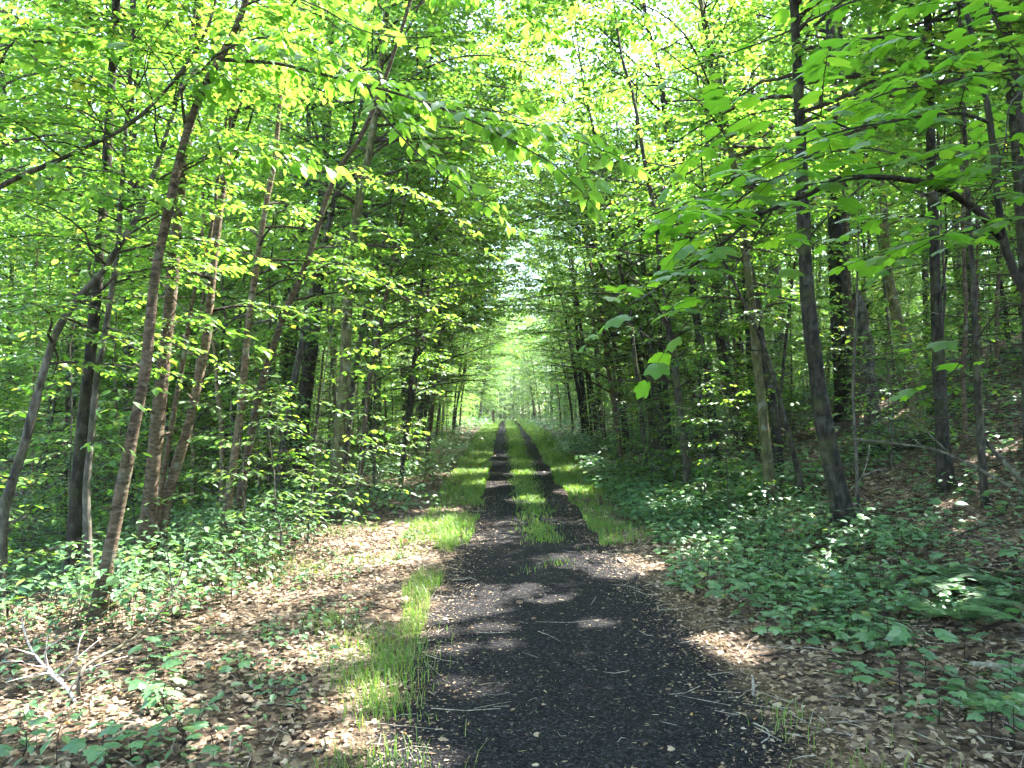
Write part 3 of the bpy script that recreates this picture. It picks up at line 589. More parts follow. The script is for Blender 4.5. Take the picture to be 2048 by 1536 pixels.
hemlock('dense dark hemlock on the slope behind the broken snag', None, 8, 9.0, 43, base=(10.5, 17.0), bare=.25, R=2.6)
hemlock('short dark hemlock in the shade at the far left', None, 7, 5.5, 44, base=(-9.5, 16.0), bare=.15, R=2.3)
# ------------------------------------------------------------------ the rest of the wood: kinds grown once, then copied
FR = np.random.default_rng(5)
def free(x, y, r):
    for (a, b, q) in TREES:
        if (a - x) ** 2 + (b - y) ** 2 < ((r + q) * .5 + .25) ** 2: return False
    return True
def place_ok(x, y, r):
    if not free(x, y, r): return False
    TREES.append((x, y, r)); return True
def sun_side(x, y): return -4 < x < 19 and .5 < y < 30      # crowns here shade the near path: grown one by one, with gaps
def in_view(x, y, m=3.0): return y > 0 and abs(x) < .70 * y + m
def grow(kind, rng, base=np.zeros(3), keepf=None, face=0.0):
    t = MB(); c = MB()
    if kind == 'canopy':
        H = rng.uniform(17, 22); tp = base + trunk_line(rng, H, (rng.uniform(-.04, .04), rng.uniform(-.04, .04)), .10, 20); tr = taper(rng.uniform(.11, .20), 20, .12)
        crown(rng, c, tp, tr, 46, .34, 4.3, 12, 58, .2, 1.25, .21 if keepf is None else .24, .13 if keepf is None else (.08 if base[1] < 11 and base[0] > 4 else .17), T_HEX, low=.75, keepf=keepf, gap_=.27, flat=.4)
        bark = ('bark_dark', 'bark_grey', 'bark_dark')[int(rng.integers(3))]
    elif kind == 'understory':
        H = rng.uniform(6.5, 10); tp = base + trunk_line(rng, H, (rng.uniform(-.10, .10), rng.uniform(-.10, .10)), .07, 18); tr = taper(rng.uniform(.035, .075), 18, .12)
        crown(rng, c, tp, tr, 46, .07, 2.7, 4, 48, .2, .80, .10, .046, T_HEX, low=.8, keepf=keepf, gap_=.155, hang=.10, flat=.24)
        bark = ('bark_birch', 'bark_grey', 'bark_dark')[int(rng.integers(3))]
    elif kind == 'edge':
        H = rng.uniform(9, 14); tp = base + trunk_line(rng, H, (.15 * cos(face), .10 * sin(face)), .07, 18); tr = taper(rng.uniform(.045, .08), 18, .12)
        crown(rng, c, tp, tr, 50, .18, 3.2, 22, 58, .26, .90, .10, .050, T_HEX, face=face, bias=.75, low=.35, shrink=.35, keepf=keepf, gap_=.18, hang=.14, flat=.36)
        bark = ('bark_dark', 'bark_birch')[int(rng.integers(2))]
    elif kind == 'arch':
        H = rng.uniform(13, 17); tp = base + trunk_line(rng, H, (.20 * cos(face), .20 * sin(face)), .09, 20); tr = taper(rng.uniform(.07, .11), 20, .12)
        crown(rng, c, tp, tr, 50, .29, 4.0, 14, 55, .24, 1.05, .14, .085, T_HEX, face=face, bias=.5, low=.7, shrink=.35, keepf=keepf, gap_=.21, hang=.12, flat=.28)
        bark = ('bark_dark', 'bark_grey')[int(rng.integers(2))]
    elif kind == 'pole':
        H = rng.uniform(6, 10); tp = base + trunk_line(rng, H, (rng.uniform(-.13, .13), rng.uniform(-.1, .1)), .06, 16); tr = taper(rng.uniform(.018, .042), 16, .2)
        crown(rng, c, tp, tr, 22, .42, 1.5, 8, 48, .2, .5, .095, .055, T_HEX, low=.8, keepf=keepf, gap_=.17, hang=.12, flat=.26)
        bark = ('bark_dark', 'bark_dark', 'bark_birch', 'bark_grey')[int(rng.integers(4))]
    else:                                                          # sapling
        H = rng.uniform(1.6, 3.6); tp = base + trunk_line(rng, H, (rng.uniform(-.12, .12), rng.uniform(-.12, .12)), .03, 10); tr = taper(rng.uniform(.009, .016), 10, .2)
        crown(rng, c, tp, tr, 15, .16, 1.15, 2, 40, .15, .50, .095, .06, T_OVATE, low=.8, keepf=keepf, gap_=.17, hang=.12, flat=.22)
        bark = 'bark_grey'
    tp0 = tp[0] - UP * .15; tp = np.vstack([tp0[None], tp]); tr = np.r_[tr[0] * 1.08, tr]
    tube(t, tp, tr, 9 if kind != 'sapling' else 5, 0, .03, rng, flare=kind in ('canopy',))
    return t, c, bark
NAMES = dict(arch='arching_tree', pole='pole_tree', canopy='forest_tree', understory='understory_tree', edge='verge_tree', sapling='sapling')
def side(x): return 'left' if x < 0 else 'right'
def dist_word(y): return 'near' if y < 16 else ('middle distance' if y < 34 else 'far')
def lab(kind, x, y):
    s, dw = side(x), dist_word(y)
    if kind == 'canopy':
        return {'near': f'tall straight forest tree among the nearer trunks {s} of the path', 'middle distance': f'tall forest tree in the thick of the woods {s} of the path, middle distance',
                'far': f'tall far off forest tree deep in the woods {s} of the path'}[dw]
    if kind == 'understory':
        return {'near': f'low spreading tree with layered bright leaves among the nearer trunks {s} of the path', 'middle distance': f'small leafy tree under the tall trees {s} of the path, middle distance',
                'far': f'small leafy tree far back in the woods {s} of the path'}[dw]
    if kind == 'arch':
        return {'near': f'tall tree {s} of the path leaning its crown over the near path', 'middle distance': f'tall tree {s} of the path leaning its crown over the path, middle distance', 'far': f'tall far tree {s} of the path leaning over it'}[dw]
    if kind == 'pole':
        return {'near': f'slim pole of a tree with few leaves below its top, near, {s} of the path', 'middle distance': f'slim pole of a tree with a small crown {s} of the path, middle distance', 'far': f'slim pole of a tree far back {s} of the path'}[dw]
    if kind == 'edge':
        return {'near': f'slim tree on the near {s} verge reaching over the path', 'middle distance': f'slim tree on the {s} verge arching over the path, middle distance',
                'far': f'distant slim tree on the {s} verge where the path narrows'}[dw]
    return {'near': f'thin leafy sapling in the near undergrowth {s} of the path', 'middle distance': f'thin leafy sapling in the undergrowth {s} of the path, middle distance', 'far': f'thin leafy sapling far back {s} of the path'}[dw]
def grp(kind, x, y):
    return {'canopy': 'tall forest trees', 'understory': 'small trees under the canopy', 'edge': 'slim trees lining the path', 'arch': 'tall trees leaning over the path', 'pole': 'slim pole trees', 'sapling': 'saplings in the undergrowth'}[kind] + f' {side(x)} of the path, ' + dist_word(y)
CATS = dict(arch='tree', pole='tree', canopy='tree', understory='tree', edge='tree', sapling='sapling')
PROTO = {}
NVAR = dict(arch=4, pole=6, canopy=4, understory=5, edge=4, sapling=6)
SEED = [1000]
def put_tree(kind, x, y, leafm='leaf'):
    z = float(ground(x, y)); SEED[0] += 1
    face = pi if x > 0 else 0.0
    if sun_side(x, y) and kind != 'sapling':
        rng = np.random.default_rng(SEED[0]); t, c, bark = grow(kind, rng, np.array([x, y, z]), carve, face)
        return tree_obj(NAMES[kind], (x, y, z), t, c, bark, leafm, lab(kind, x, y), CATS[kind], grp(kind, x, y), local=False)
    v = int(FR.integers(NVAR[kind])); k = (kind, v)
    rz = (0 if x < 0 else pi) + FR.uniform(-.45, .45) if kind in ('edge', 'arch') else FR.uniform(0, 2 * pi)
    s = FR.uniform(.85, 1.15)
    if k not in PROTO:
        rng = np.random.default_rng(SEED[0] + 77 * v); t, c, bark = grow(kind, rng)
        o = tree_obj(NAMES[kind], (0, 0, 0), t, c, bark, leafm, lab(kind, x, y), CATS[kind], grp(kind, x, y)); PROTO[k] = o
        o.location = (x, y, z); o.rotation_euler = (0, 0, rz); o.scale = (s, s, s)
        return o
    if kind == 'arch' and y > 22: s *= 1.28
    return copy_tree(PROTO[k], (x, y, z), rz, s, lab(kind, x, y), grp(kind, x, y))
# slim trees lining the path
for sd in (-1, 1):
    y = 11.0 if sd < 0 else 9.5
    while y < 112:
        x = float(xc(y)) + sd * (FR.uniform(2.7, 3.7) if not 50 < y < 70 else FR.uniform(5.0, 6.5))
        if place_ok(x, y, .9): put_tree('edge', x, y)
        y += FR.uniform(1.9, 3.4) * (1 + y / 70)
def scatter(kind, n, xr, yr, r, test, tries=12):
    k = 0
    for _ in range(n * tries):
        if k >= n: break
        x = FR.uniform(*xr); y = FR.uniform(*yr)
        if not test(x, y): continue
        if not place_ok(x, y, r): continue
        put_tree(kind, x, y); k += 1
    return k
cx = lambda x, y: abs(x - float(xc(y)))
for x, y in [(6.4, 8.6), (8.2, 10.8), (9.8, 13.0), (5.2, 5.9), (10.6, 9.4), (7.6, 6.6), (12.2, 12.6), (4.7, 3.4), (9.9, 6.3), (12.6, 15.8), (7.0, 3.4), (14.4, 18.2), (15.2, 12.6)]:
    if place_ok(x, y, 1.4): put_tree('canopy', x, y)       # tall trees just outside the frame that shade the near path
n1 = scatter('canopy', 24, (-13, 15), (-10, 4), 2.6, lambda x, y: math.hypot(x, y) > 4.5 and cx(x, y) > 3.6)
n2 = scatter('canopy', 12, (3.8, 16), (4, 26), 3.2, lambda x, y: cx(x, y) > 4.0 and (y > 11 or not in_view(x, y, .6)))
n3 = scatter('canopy', 66, (-34, 34), (9, 90), 3.6, lambda x, y: cx(x, y) > (4.6 if not 44 < y < 80 else 8) and in_view(x, y) and (x > 0 or y > 15))
n3 += scatter('canopy', 40, (-38, 38), (27, 78), 2.6, lambda x, y: cx(x, y) > (5 if not 46 < y < 72 else 7.5) and in_view(x, y))
n3 += scatter('canopy', 16, (-24, -3.5), (15, 36), 2.6, lambda x, y: cx(x, y) > 4.4 and in_view(x, y)) + scatter('canopy', 8, (8, 26), (20, 36), 2.6, lambda x, y: in_view(x, y))
n3b = 0
for sd in (-1, 1):                                     # tall trees whose crowns meet over the path
    y = 11.5 + 1.5 * sd
    while y < 48:
        x = float(xc(y)) + sd * FR.uniform(3.1, 4.6)
        if place_ok(x, y, .5): put_tree('arch', x, y); n3b += 1
        y += FR.uniform(2.9, 4.4) * (1 if y < 26 else 1.9)
for x, y in [(-3.2, 124), (3.4, 126), (0.3, 136), (-7, 128), (8, 131), (-3.5, 138), (4.2, 140)]:
    if place_ok(x, y, .8): put_tree('canopy', x, y)
for x, y in [(-1.9, 116), (2.0, 115.5), (-3.0, 113), (3.1, 112), (-.2, 124.5), (1.4, 126.5), (-4.5, 121), (-1.2, 119.5), (1.5, 122), (4.8, 120), (-7.5, 124), (8, 123), (-2.5, 127), (3, 129), (0.2, 133), (-6, 131), (6.5, 133)]:
    if place_ok(x, y, .8): put_tree('understory', x, y)
n8 = scatter('pole', 84, (-14, 15), (10, 42), .35, lambda x, y: 2.9 < cx(x, y) and in_view(x, y, .3) and FR.random() < 3.2 / cx(x, y), 30)
n4 = scatter('understory', 72, (-22, 24), (8, 26), .9, lambda x, y: cx(x, y) > 3.8 and in_view(x, y, 1.5) and y > 13.5)
n5 = scatter('understory', 140, (-34, 34), (24, 70), 1.6, lambda x, y: cx(x, y) > 4.2 and in_view(x, y, 1))
n6 = scatter('sapling', 150, (-18, 16), (7.5, 28), .5, lambda x, y: cx(x, y) > 2.6 and in_view(x, y, .5) and (x < 0 or y > 10.5))
n7 = scatter('sapling', 100, (-24, 24), (26, 52), .7, lambda x, y: cx(x, y) > 2.8 and in_view(x, y, .5))
print('placed', n8, n3b, n1, n2, n3, n4, n5, n6, n7)
# far woods that read as one mass
def woods():
    rng = np.random.default_rng(9); mb = MB(); P = []
    xs, ys = [], []
    while len(xs) < 600:
        x = rng.uniform(-95, 95); y = rng.uniform(4, 190)
        zone = (abs(x) > 30 and abs(x) < .85 * y + 22 and abs(x) < 60 and y < 120) or (y > 76 and abs(x) < .62 * y + 8 and abs(x - float(xc(y))) > 5) or (y > 128)
        if not zone or (y < 76 and abs(x) > 44): continue
        xs.append(x); ys.append(y)
    xs = np.array(xs); ys = np.array(ys); zs = ground(xs, ys); n = len(xs); H = rng.uniform(15, 23, n)
    b = np.stack([xs, ys, zs], 1); tp = b + np.stack([rng.normal(0, .5, n), rng.normal(0, .5, n), H * .8], 1)
    r = rng.uniform(.10, .2, n); prisms(mb, b, tp, r, r * .4, 1)
    m = 110; idx = np.repeat(np.arange(n), m); h = rng.random(len(idx))
    R = 3.3 * (1 - .6 * np.clip((h - .5) / .5, 0, 1)) * np.sqrt(rng.random(len(idx))); a = rng.uniform(0, 2 * pi, len(idx))
    c = b[idx] + np.stack([R * np.cos(a), R * np.sin(a), .4 + h * H[idx]], 1)
    q = 11; j = np.repeat(np.arange(len(c)), q)
    pos = c[j] + rng.normal(0, 1, (len(j), 3)) * np.array([.55, .55, .14])
    D = head(rng.uniform(0, 2 * pi, len(j)), rng.uniform(-.6, .1, len(j))); Nn = UP + rng.normal(0, .4, (len(j), 3))
    put(mb, T_RHOMB, pos, D, Nn, rng.uniform(.28, .46, len(j)), 0, 1.35)
    o = link('distant_woods', mb.mesh('distant_woods', [M['leaf'], M['bark_dark']], (1,)))
    tag(o, 'far off green woods closing the view beyond the path and both sides', 'woods', None, 'stuff')
woods()

put_tree('sapling', -2.35, 59.5); PROTO_Y = None
# ------------------------------------------------------------------ ground, path, litter, grass, low plants
def grid_mesh(name, xs, ys, zf, mat, uvf=None):
    X, Y = np.meshgrid(xs, ys); Z = zf(X, Y); nx, ny = len(xs), len(ys)
    V = np.stack([X, Y, Z], -1).reshape(-1, 3)
    i = np.arange(ny - 1)[:, None] * nx + np.arange(nx - 1)[None]
    f = np.stack([i, i + 1, i + nx + 1, i, i + nx + 1, i + nx], -1).reshape(-1, 3)
    mb = MB(); mb.add(V, f); me = mb.mesh(name, [mat], (0,)); return me
def cc(a): return np.unique(np.round(np.concatenate(a), 4))
GX = cc([-np.geomspace(8, 600, 26), np.arange(-8, 8.01, .16), np.geomspace(8, 600, 30)])
GY = cc([-np.geomspace(6, 500, 14), np.arange(-6, 16, .2), np.arange(16, 60, .7), np.arange(60, 125, 1.5), np.geomspace(125, 900, 20)])
tag(link('ground', grid_mesh('ground', GX, GY, ground, M['litter'])), kind='structure')
def gz(x, y):                                          # height of the ground sheet along the flat path corridor
    return np.interp(y, GY, ground(np.zeros_like(GY) + .2, GY))
def path():
    ys = cc([GY[(GY >= -6) & (GY < 118)], np.arange(-6, 20, .05), np.arange(20, 60, .25)])
    us = np.linspace(-1, 1, 41)
    hw = 1.42 - .034 * np.clip(ys, 0, 14)
    def edge(s, ph): return .09 * wav(ys * 0 + s, ys, 1.5, ph) + .05 * wav(ys * 0 + s * 3, ys, 5.2, ph) + .03 * np.sin(ys * 23 + ph) * np.sin(ys * 7.1)
    l = hw + edge(1, .3); r = hw + edge(2, 2.2)
    U = np.where(us[None] < 0, us[None] * l[:, None], us[None] * r[:, None])
    X = U + xc(ys)[:, None]; Y = np.repeat(ys[:, None], len(us), 1)
    Z = gz(X, ys)[:, None] + .005 + 0 * X
    V = np.stack([X, Y, Z], -1).reshape(-1, 3); nx = len(us); ny = len(ys)
    i = np.arange(ny - 1)[:, None] * nx + np.arange(nx - 1)[None]
    f = np.stack([i, i + 1, i + nx + 1, i, i + nx + 1, i + nx], -1).reshape(-1, 3)
    mb = MB(); mb.add(V, f); me = mb.mesh('path', [M['path']], (0,))
    uv = me.uv_layers.new(name='UVMap'); li = np.zeros(len(me.loops), np.int32); me.loops.foreach_get('vertex_index', li)
    UV = np.stack([U.ravel(), Y.ravel()], 1)[li].astype(np.float32); uv.data.foreach_set('uv', UV.ravel())
    tag(link('path', me), kind='structure')
path()
GR = np.random.default_rng(21)
def spread(n, xr, yr, power=1.0):
    x = GR.uniform(*xr, n); y = yr[0] + (yr[1] - yr[0]) * GR.random(n) ** power; return x, y
def stuff(name, mb, mats, label, cat, smooth=()):
    tag(link(name, mb.mesh(name, mats, smooth)), label, cat, None, 'stuff')
# dead leaves
def dead_leaves():
    mb = MB()
    for (n, xr, yr, s, pw) in ((46000, (-6.5, 0.2), (2.2, 11), .038, 1.45), (34000, (.6, 6), (2.2, 11), .038, 1.45), (9000, (-12, 14), (8, 26), .10, 1.2)):
        x, y = spread(n, xr, yr, pw); u = np.abs(x - xc(y))
        p = np.clip((u - 1.06 + .026 * np.clip(y, 0, 14) + .24 * wav(x, y, 1.3)) / .60, .022, 1); k = GR.random(n) < p; x, y, u = x[k], y[k], u[k]; n = len(x)
        P = np.stack([x, y, ground(x, y) + .008 + .022 * GR.random(n) * np.clip((u - .8) * 2, .15, 1)], 1)
        D = head(GR.uniform(0, 2 * pi, n), GR.normal(.04, .2, n)); Nn = UP + GR.normal(0, .32, (n, 3)); sz = s * GR.uniform(.5, 1.35, n)
        h = n // 3
        put(mb, outline([(.25, .24), (.62, .25)], .16, .18), P[:h], D[:h], Nn[:h], sz[:h])
        put(mb, outline([(.25, .30), (.62, .30)], -.14, -.22), P[h:2 * h], D[h:2 * h], Nn[h:2 * h], sz[h:2 * h])
        put(mb, T_MAPLE, P[2 * h:], D[2 * h:], Nn[2 * h:], sz[2 * h:] * 1.05)
    n = 16000; sd = np.where(GR.random(n) < .5, -1, 1); y = 2.3 + 16 * GR.random(n) ** 1.4; u = 1.15 - .026 * np.clip(y, 0, 14) + GR.normal(0, .22, n); x = xc(y) + sd * u
    P = np.stack([x, y, ground(x, y) + .009 + .006 * GR.random(n)], 1); put(mb, T_RHOMB, P, head(GR.uniform(0, 6.28, n), GR.normal(0, .15, n)), UP + GR.normal(0, .25, (n, 3)), .010 + .026 * GR.random(n) ** 2)
    stuff('leaf_litter', mb, [M['dead']], 'brown dead leaves strewn on the ground along both sides of the path', 'dead leaves')
dead_leaves()
def chips():
    mb = MB(); n = 20000
    x, y = spread(n, (-1.3, 2.1), (2.4, 15), 1.5); k = np.abs(x - xc(y)) < 1.25; x, y = x[k], y[k]; n = len(x)
    P = np.stack([x, y, ground(x, y) + .010 + .006 * GR.random(n)], 1); D = head(GR.uniform(0, 2 * pi, n), GR.normal(0, .08, n)); Nn = UP + GR.normal(0, .2, (n, 3))
    put(mb, T_SLIVER, P, D, Nn, .004 + .026 * GR.random(n) ** 2.6 * np.where(GR.random(n) < .06, 2.2, 1), 0, 1.0)
    stuff('wood_chips', mb, [M['chip']], 'pale bits of wood and seed husks scattered over the dark path', 'wood chips')
    mb = MB(); n = 16000
    x, y = spread(n, (-.9, 1.7), (2.4, 9), 1.6); k = np.abs(x - xc(y)) < 1.0 + .1 * wav(x, y, 2); x, y = x[k], y[k]; n = len(x)
    v = np.array([[1, 0, 0], [-.5, .8, 0], [-.5, -.8, 0], [.1, .05, .8]]); f = np.array([[0, 1, 3], [1, 2, 3], [2, 0, 3]])
    P = np.stack([x, y, ground(x, y) + .004], 1)
    put(mb, (v, f), P, head(GR.uniform(0, 2 * pi, n), 0 * x), UP + GR.normal(0, .25, (n, 3)), GR.uniform(.003, .010, n))
    stuff('cinder_gravel', mb, [M['gravel']], 'coarse black cinder grains covering the path', 'gravel')
chips()
def twigs():
    mb = MB(); n = 2600; x, y = spread(n, (-6, 6), (2.2, 13), 1.3); k = (np.abs(x - xc(y)) > .85) | (GR.random(n) < .12); x, y = x[k], y[k]; n = len(x)
    L = GR.uniform(.04, .30, n) * np.where(GR.random(n) < .1, 2.0, 1.0); D = head(GR.uniform(0, 2 * pi, n), GR.normal(0, .05, n))
    P0 = np.stack([x, y, ground(x, y) + .022], 1); P1 = P0 + D * (L * .5)[:, None] + GR.normal(0, .008, (n, 3)); P2 = P0 + D * L[:, None]; P2[:, 2] = ground(P2[:, 0], P2[:, 1]) + GR.uniform(.01, .04, n)
    r = GR.uniform(.0012, .0038, n); prisms(mb, P0, P1, r, r * .9); prisms(mb, P1, P2, r * .9, r * .5)
    stuff('twig_litter', mb, [M['dead_wood']], 'small fallen twigs scattered over the dead leaves beside the path', 'twigs')
twigs()
def grass():
    mb = MB()
    def blades(x, y, h, w, lean=.5):
        n = len(x); b = np.stack([x, y, ground(x, y)], 1); az = GR.uniform(0, 2 * pi, n); d = head(az, 0 * az); pr = head(az + pi / 2, 0 * az)
        hh = h * GR.uniform(.45, 1.2, n); ln = lean * hh * GR.uniform(.2, 1.5, n)
        V = np.zeros((n, 7, 3))
        for i, (t, ww) in enumerate(((0, 1), (.45, .85), (.8, .5))):
            c = b + UP * (hh * (t - .18 * t * t))[:, None] + d * (ln * t * t)[:, None]
            V[:, 2 * i] = c + pr * (w * ww)[:, None]; V[:, 2 * i + 1] = c - pr * (w * ww)[:, None]
        V[:, 6] = b + UP * (hh * .80)[:, None] + d * ln[:, None]
        f = np.array([[0, 1, 3], [0, 3, 2], [2, 3, 5], [2, 5, 4], [4, 5, 6]])
        mb.add(V.reshape(-1, 3), (np.arange(n)[:, None, None] * 7 + f[None]).reshape(-1, 3))
    # left verge: tufts nearby, a full strip farther on
    x, y = spread(16000, (-1.6, -.45), (2.6, 12), 1.0); u = xc(y) - x; q = (u > 1.0 + .08 * wav(x, y, 2)) & (u < 1.25 + .13 * wav(x, y, 1.1, 2)) & (wav(x * .4, y, 1.7, 1.5) + .12 * np.maximum(y - 6, 0) > .15) & ((y > 4.2) | (wav(x, y, 2.2, .4) > .45))
    blades(x[q], y[q], .15, np.full(q.sum(), .0022))
    for cxx, cyy, r_, n_ in ((-.62, 3.25, .16, 500), (-.98, 3.1, .12, 240), (-1.45, 5.9, .10, 160), (-.82, 4.7, .16, 520), (-.9, 5.3, .2, 500), (1.62, 3.35, .14, 60), (1.75, 3.0, .16, 70), (-.72, 4.2, .1, 260), (1.45, 4.0, .12, 40)):
        xx = cxx + GR.normal(0, r_, n_); yy = cyy + GR.normal(0, r_ * 1.3, n_); blades(xx, yy, .13, np.full(n_, .0021))
    for sd in (-1, 1):
        n = 26000; y = 9.5 + 42 * GR.random(n) ** 1.5; u = .80 + .95 * GR.random(n) ** 1.5 + .12 * wav(y * 0, y, 1.3, sd); u = u * np.where(sd > 0, 1.12, 1.0)
        x = xc(y) + sd * u; q = GR.random(n) < np.clip(.42 + .55 * wav(x, y, .8, sd * 2.0) + .30 * wav(x, y, 2.7, 1.0) + .11 * (y - 12.5).clip(-4, 4), 0, 1); x, y = x[q], y[q]
        blades(x, y, .11 + .002 * y, .0024 + .0002 * y)
        n = 9000; y = 50 + 62 * GR.random(n); x = xc(y) + sd * (.85 + 1.0 * GR.random(n)); blades(x, y, .28, np.full(n, .018))
    n = 20000; y = 7.0 + 48 * GR.random(n) ** 1.6; x = xc(y) + .12 + GR.normal(0, .15, n) + .05 * wav(y * 0, y, .9)
    q = GR.random(n) < np.clip(.42 + .5 * wav(x, y, 1.5, 3.0) + .3 * wav(x, y, 4.0, 1.0) + .12 * (y - 12).clip(-5, 5), 0, 1); x, y = x[q], y[q]; blades(x, y, .065 + .002 * np.minimum(y, 30), .0024 + .0002 * y)
    n = 5000; y = 50 + 60 * GR.random(n); x = xc(y) + .1 + GR.normal(0, .16, n); blades(x, y, .2, np.full(n, .016))
    n = 5000; x, y = spread(n, (-4.2, -1.0), (7.2, 12), 1.0); q = wav(x, y, 1.4, 5.0) > .1; blades(x[q], y[q], .14, np.full(q.sum(), .0024))
    stuff('grass', mb, [M['grass']], 'bright green grass along the verges and middle strip of the path', 'grass')
grass()
# low leafy plants that cover the forest floor
def rosettes(mb, x, y, h, leaf, tpl, n=(4, 7), stem=True, r=.05, tilt=.15):
    m = len(x); k = GR.integers(n[0], n[1] + 1, m); idx = np.repeat(np.arange(m), k); j = np.arange(len(idx)) - np.repeat(np.cumsum(k) - k, k)
    lx, ly = GR.normal(0, .15, m) * h, GR.normal(0, .15, m) * h
    g = np.stack([x, y, ground(x, y)], 1); top = g + np.stack([lx, ly, h], 1)
    az = j * 2.4 + GR.uniform(0, 6.28, m)[idx] + GR.normal(0, .3, len(idx))
    fr = np.where(j < 2, 1.0, GR.uniform(.45, 1.0, len(idx)))
    p0 = g[idx] + (top[idx] - g[idx]) * fr[:, None]; D = head(az, GR.normal(-.05, tilt, len(idx)))
    pl = r * GR.uniform(.5, 1.6, len(idx)) * (leaf[idx] / .07)
    p = p0 + D * pl[:, None]
    put(mb, tpl, p, D - UP * .12, UP + GR.normal(0, .22, (len(idx), 3)), leaf[idx] * GR.uniform(.65, 1.15, len(idx)))
    if stem: prisms(mb, g, top, .0022, .0014, 1); prisms(mb, p0, p, .0012, .001, 1)
def cover():
    mb = MB()
    x, y = spread(6500, (1.3, 8.5), (3.6, 14), 1.0)
    e = (x - xc(y)) - 1.45 - .35 * sstep((6.5 - y) / 3) + .35 * wav(x, y, .9, 1.0); q = (e > 0) & (GR.random(len(x)) < np.clip(.3 + e * .9, 0, 1) * np.where((x > 3.4) & (y < 7.0), .40, 1) * np.where(x > 4.2, .2, 1) * np.where(y < 5.4 + .5 * wav(x, y, 1.2), .14, 1)); x, y = x[q], y[q]
    sm = GR.random(len(x)) < .55
    rosettes(mb, x[sm], y[sm], GR.uniform(.06, .26, sm.sum()), GR.uniform(.055, .10, sm.sum()), T_MAPLE)
    rosettes(mb, x[~sm], y[~sm], GR.uniform(.05, .30, (~sm).sum()), GR.uniform(.055, .10, (~sm).sum()), T_OVATE)
    x, y = spread(8000, (1.2, 12), (11, 32), 1.3); q = (x - xc(y) > 1.7 + .3 * wav(x, y, .8)) & (wav(x, y, .5, 2.0) > -.45) & (GR.random(len(x)) < np.where((x > 4.6) & (y < 22), .22, 1)); x, y = x[q], y[q]
    rosettes(mb, x, y, GR.uniform(.10, .45, len(x)), GR.uniform(.08, .13, len(x)), T_MAPLO, stem=False, r=.08)
    x, y = spread(7000, (-13, -1.4), (9.5, 32), 1.3); q = (xc(y) - x > 1.6 + 2.0 * sstep((13.5 - y) / 3) + .4 * wav(x, y, .6, .7)) & (wav(x, y, .5, 1.0) > -.35); x, y = x[q], y[q]
    rosettes(mb, x, y, GR.uniform(.10, .55, len(x)), GR.uniform(.075, .125, len(x)), T_OVATE, stem=False, r=.08)
    x, y = spread(6000, (-22, 22), (28, 80), 1.2); q = np.abs(x - xc(y)) > 1.7; x, y = x[q], y[q]
    rosettes(mb, x, y, GR.uniform(.2, .7, len(x)), GR.uniform(.14, .24, len(x)), T_RHOMB, stem=False, r=.16)
    stuff('ground_cover', mb, [M['leaf_low'], M['twig']], 'low leafy seedlings and herbs carpeting the forest floor either side of the path', 'ground cover')
    mb = MB()
    x, y = spread(1500, (-4.3, -.9), (2.3, 10.5), 1.0); q = ((wav(x, y, 1.1, .5) > -.1) & (xc(y) - x > 1.5)) | ((x < -1.2) & (y < 3.9)) | (x < -3.0); q &= GR.random(len(x)) < .62; x, y = x[q], y[q]
    rosettes(mb, x, y, GR.uniform(.03, .14, len(x)), GR.uniform(.045, .075, len(x)), T_OVATE, (3, 5), r=.03)
    x, y = spread(420, (-4.6, -2.4), (5.5, 10), 1.0); rosettes(mb, x, y, GR.uniform(.15, .6, len(x)), GR.uniform(.07, .10, len(x)), T_BIRCH, (5, 9), r=.06)
    stuff('woodland_herbs', mb, [M['leaf_low'], M['twig']], 'small green herbs growing through the dead leaves on the near left', 'herbs')
cover()
# single plants near the camera
def seedling(rng, leaf, h, tpl, n):
    mb = MB(); st = MB()
    g = np.zeros(3); top = np.array([rng.normal(0, .12) * h, rng.normal(0, .12) * h, h]); tube(st, smooth_pts(np.array([g - UP * .02, (g + top) * .5 + rng.normal(0, .01, 3), top]), 5), np.linspace(.004, .002, 5), 5)
    for j in range(n):
        az = j * pi + (j // 2) * 1.4 + rng.normal(0, .25); f = 1.0 if j < 2 else rng.uniform(.55, .95); p0 = g + (top - g) * f; D = head(np.array([az]), np.array([rng.normal(.05, .15)]))
        p = p0 + D * leaf * rng.uniform(.4, .8); prisms(st, p0[None], p, .0018, .0014)
        put(mb, tpl, p, D - UP * .15, UP + rng.normal(0, .18, (1, 3)), leaf * rng.uniform(.8, 1.15))
    return mb, st
def fern(rng, L, n):
    mb = MB(); st = MB()
    for j in range(n):
        az = j * 2 * pi / n + rng.normal(0, .25); l = L * rng.uniform(.75, 1.1); t = np.linspace(0, 1, 12)
        p = np.outer(t * l * .85, [cos(az), sin(az), 0]); p[:, 2] = l * (.75 * t - .62 * t * t)
        tube(st, p, np.linspace(.003, .001, 12), 4)
        q = np.linspace(.12, .98, 24); P = np.stack([np.interp(q, t, p[:, i]) for i in range(3)], 1); sdv = np.where(np.arange(24) % 2 == 0, 1, -1)
        q2 = np.repeat(q, 1); ln = .22 * l * np.sin(np.clip(q2, .05, 1) ** .75 * pi * .93) + .012
        for s_ in (1, -1):
            D = head(np.full(24, az + s_ * 1.15), np.full(24, -.12)); put(mb, (T_SLIVER[0] * np.array([1, .95, 1]), T_SLIVER[1]), P, D, UP + rng.normal(0, .12, (24, 3)), ln)
    return mb, st
def plant(kind, mb, st, x, y, leafm, label, cat, group):
    o = empty(kind, (x, y, float(ground(x, y)))); tag(o, label, cat, group)
    link('stem' if kind != 'fern' else 'stalk', st.mesh('stem', [M['twig']], (0,)), o); link('foliage', mb.mesh('foliage', [M[leafm]]), o); return o
prs = np.random.default_rng(3)
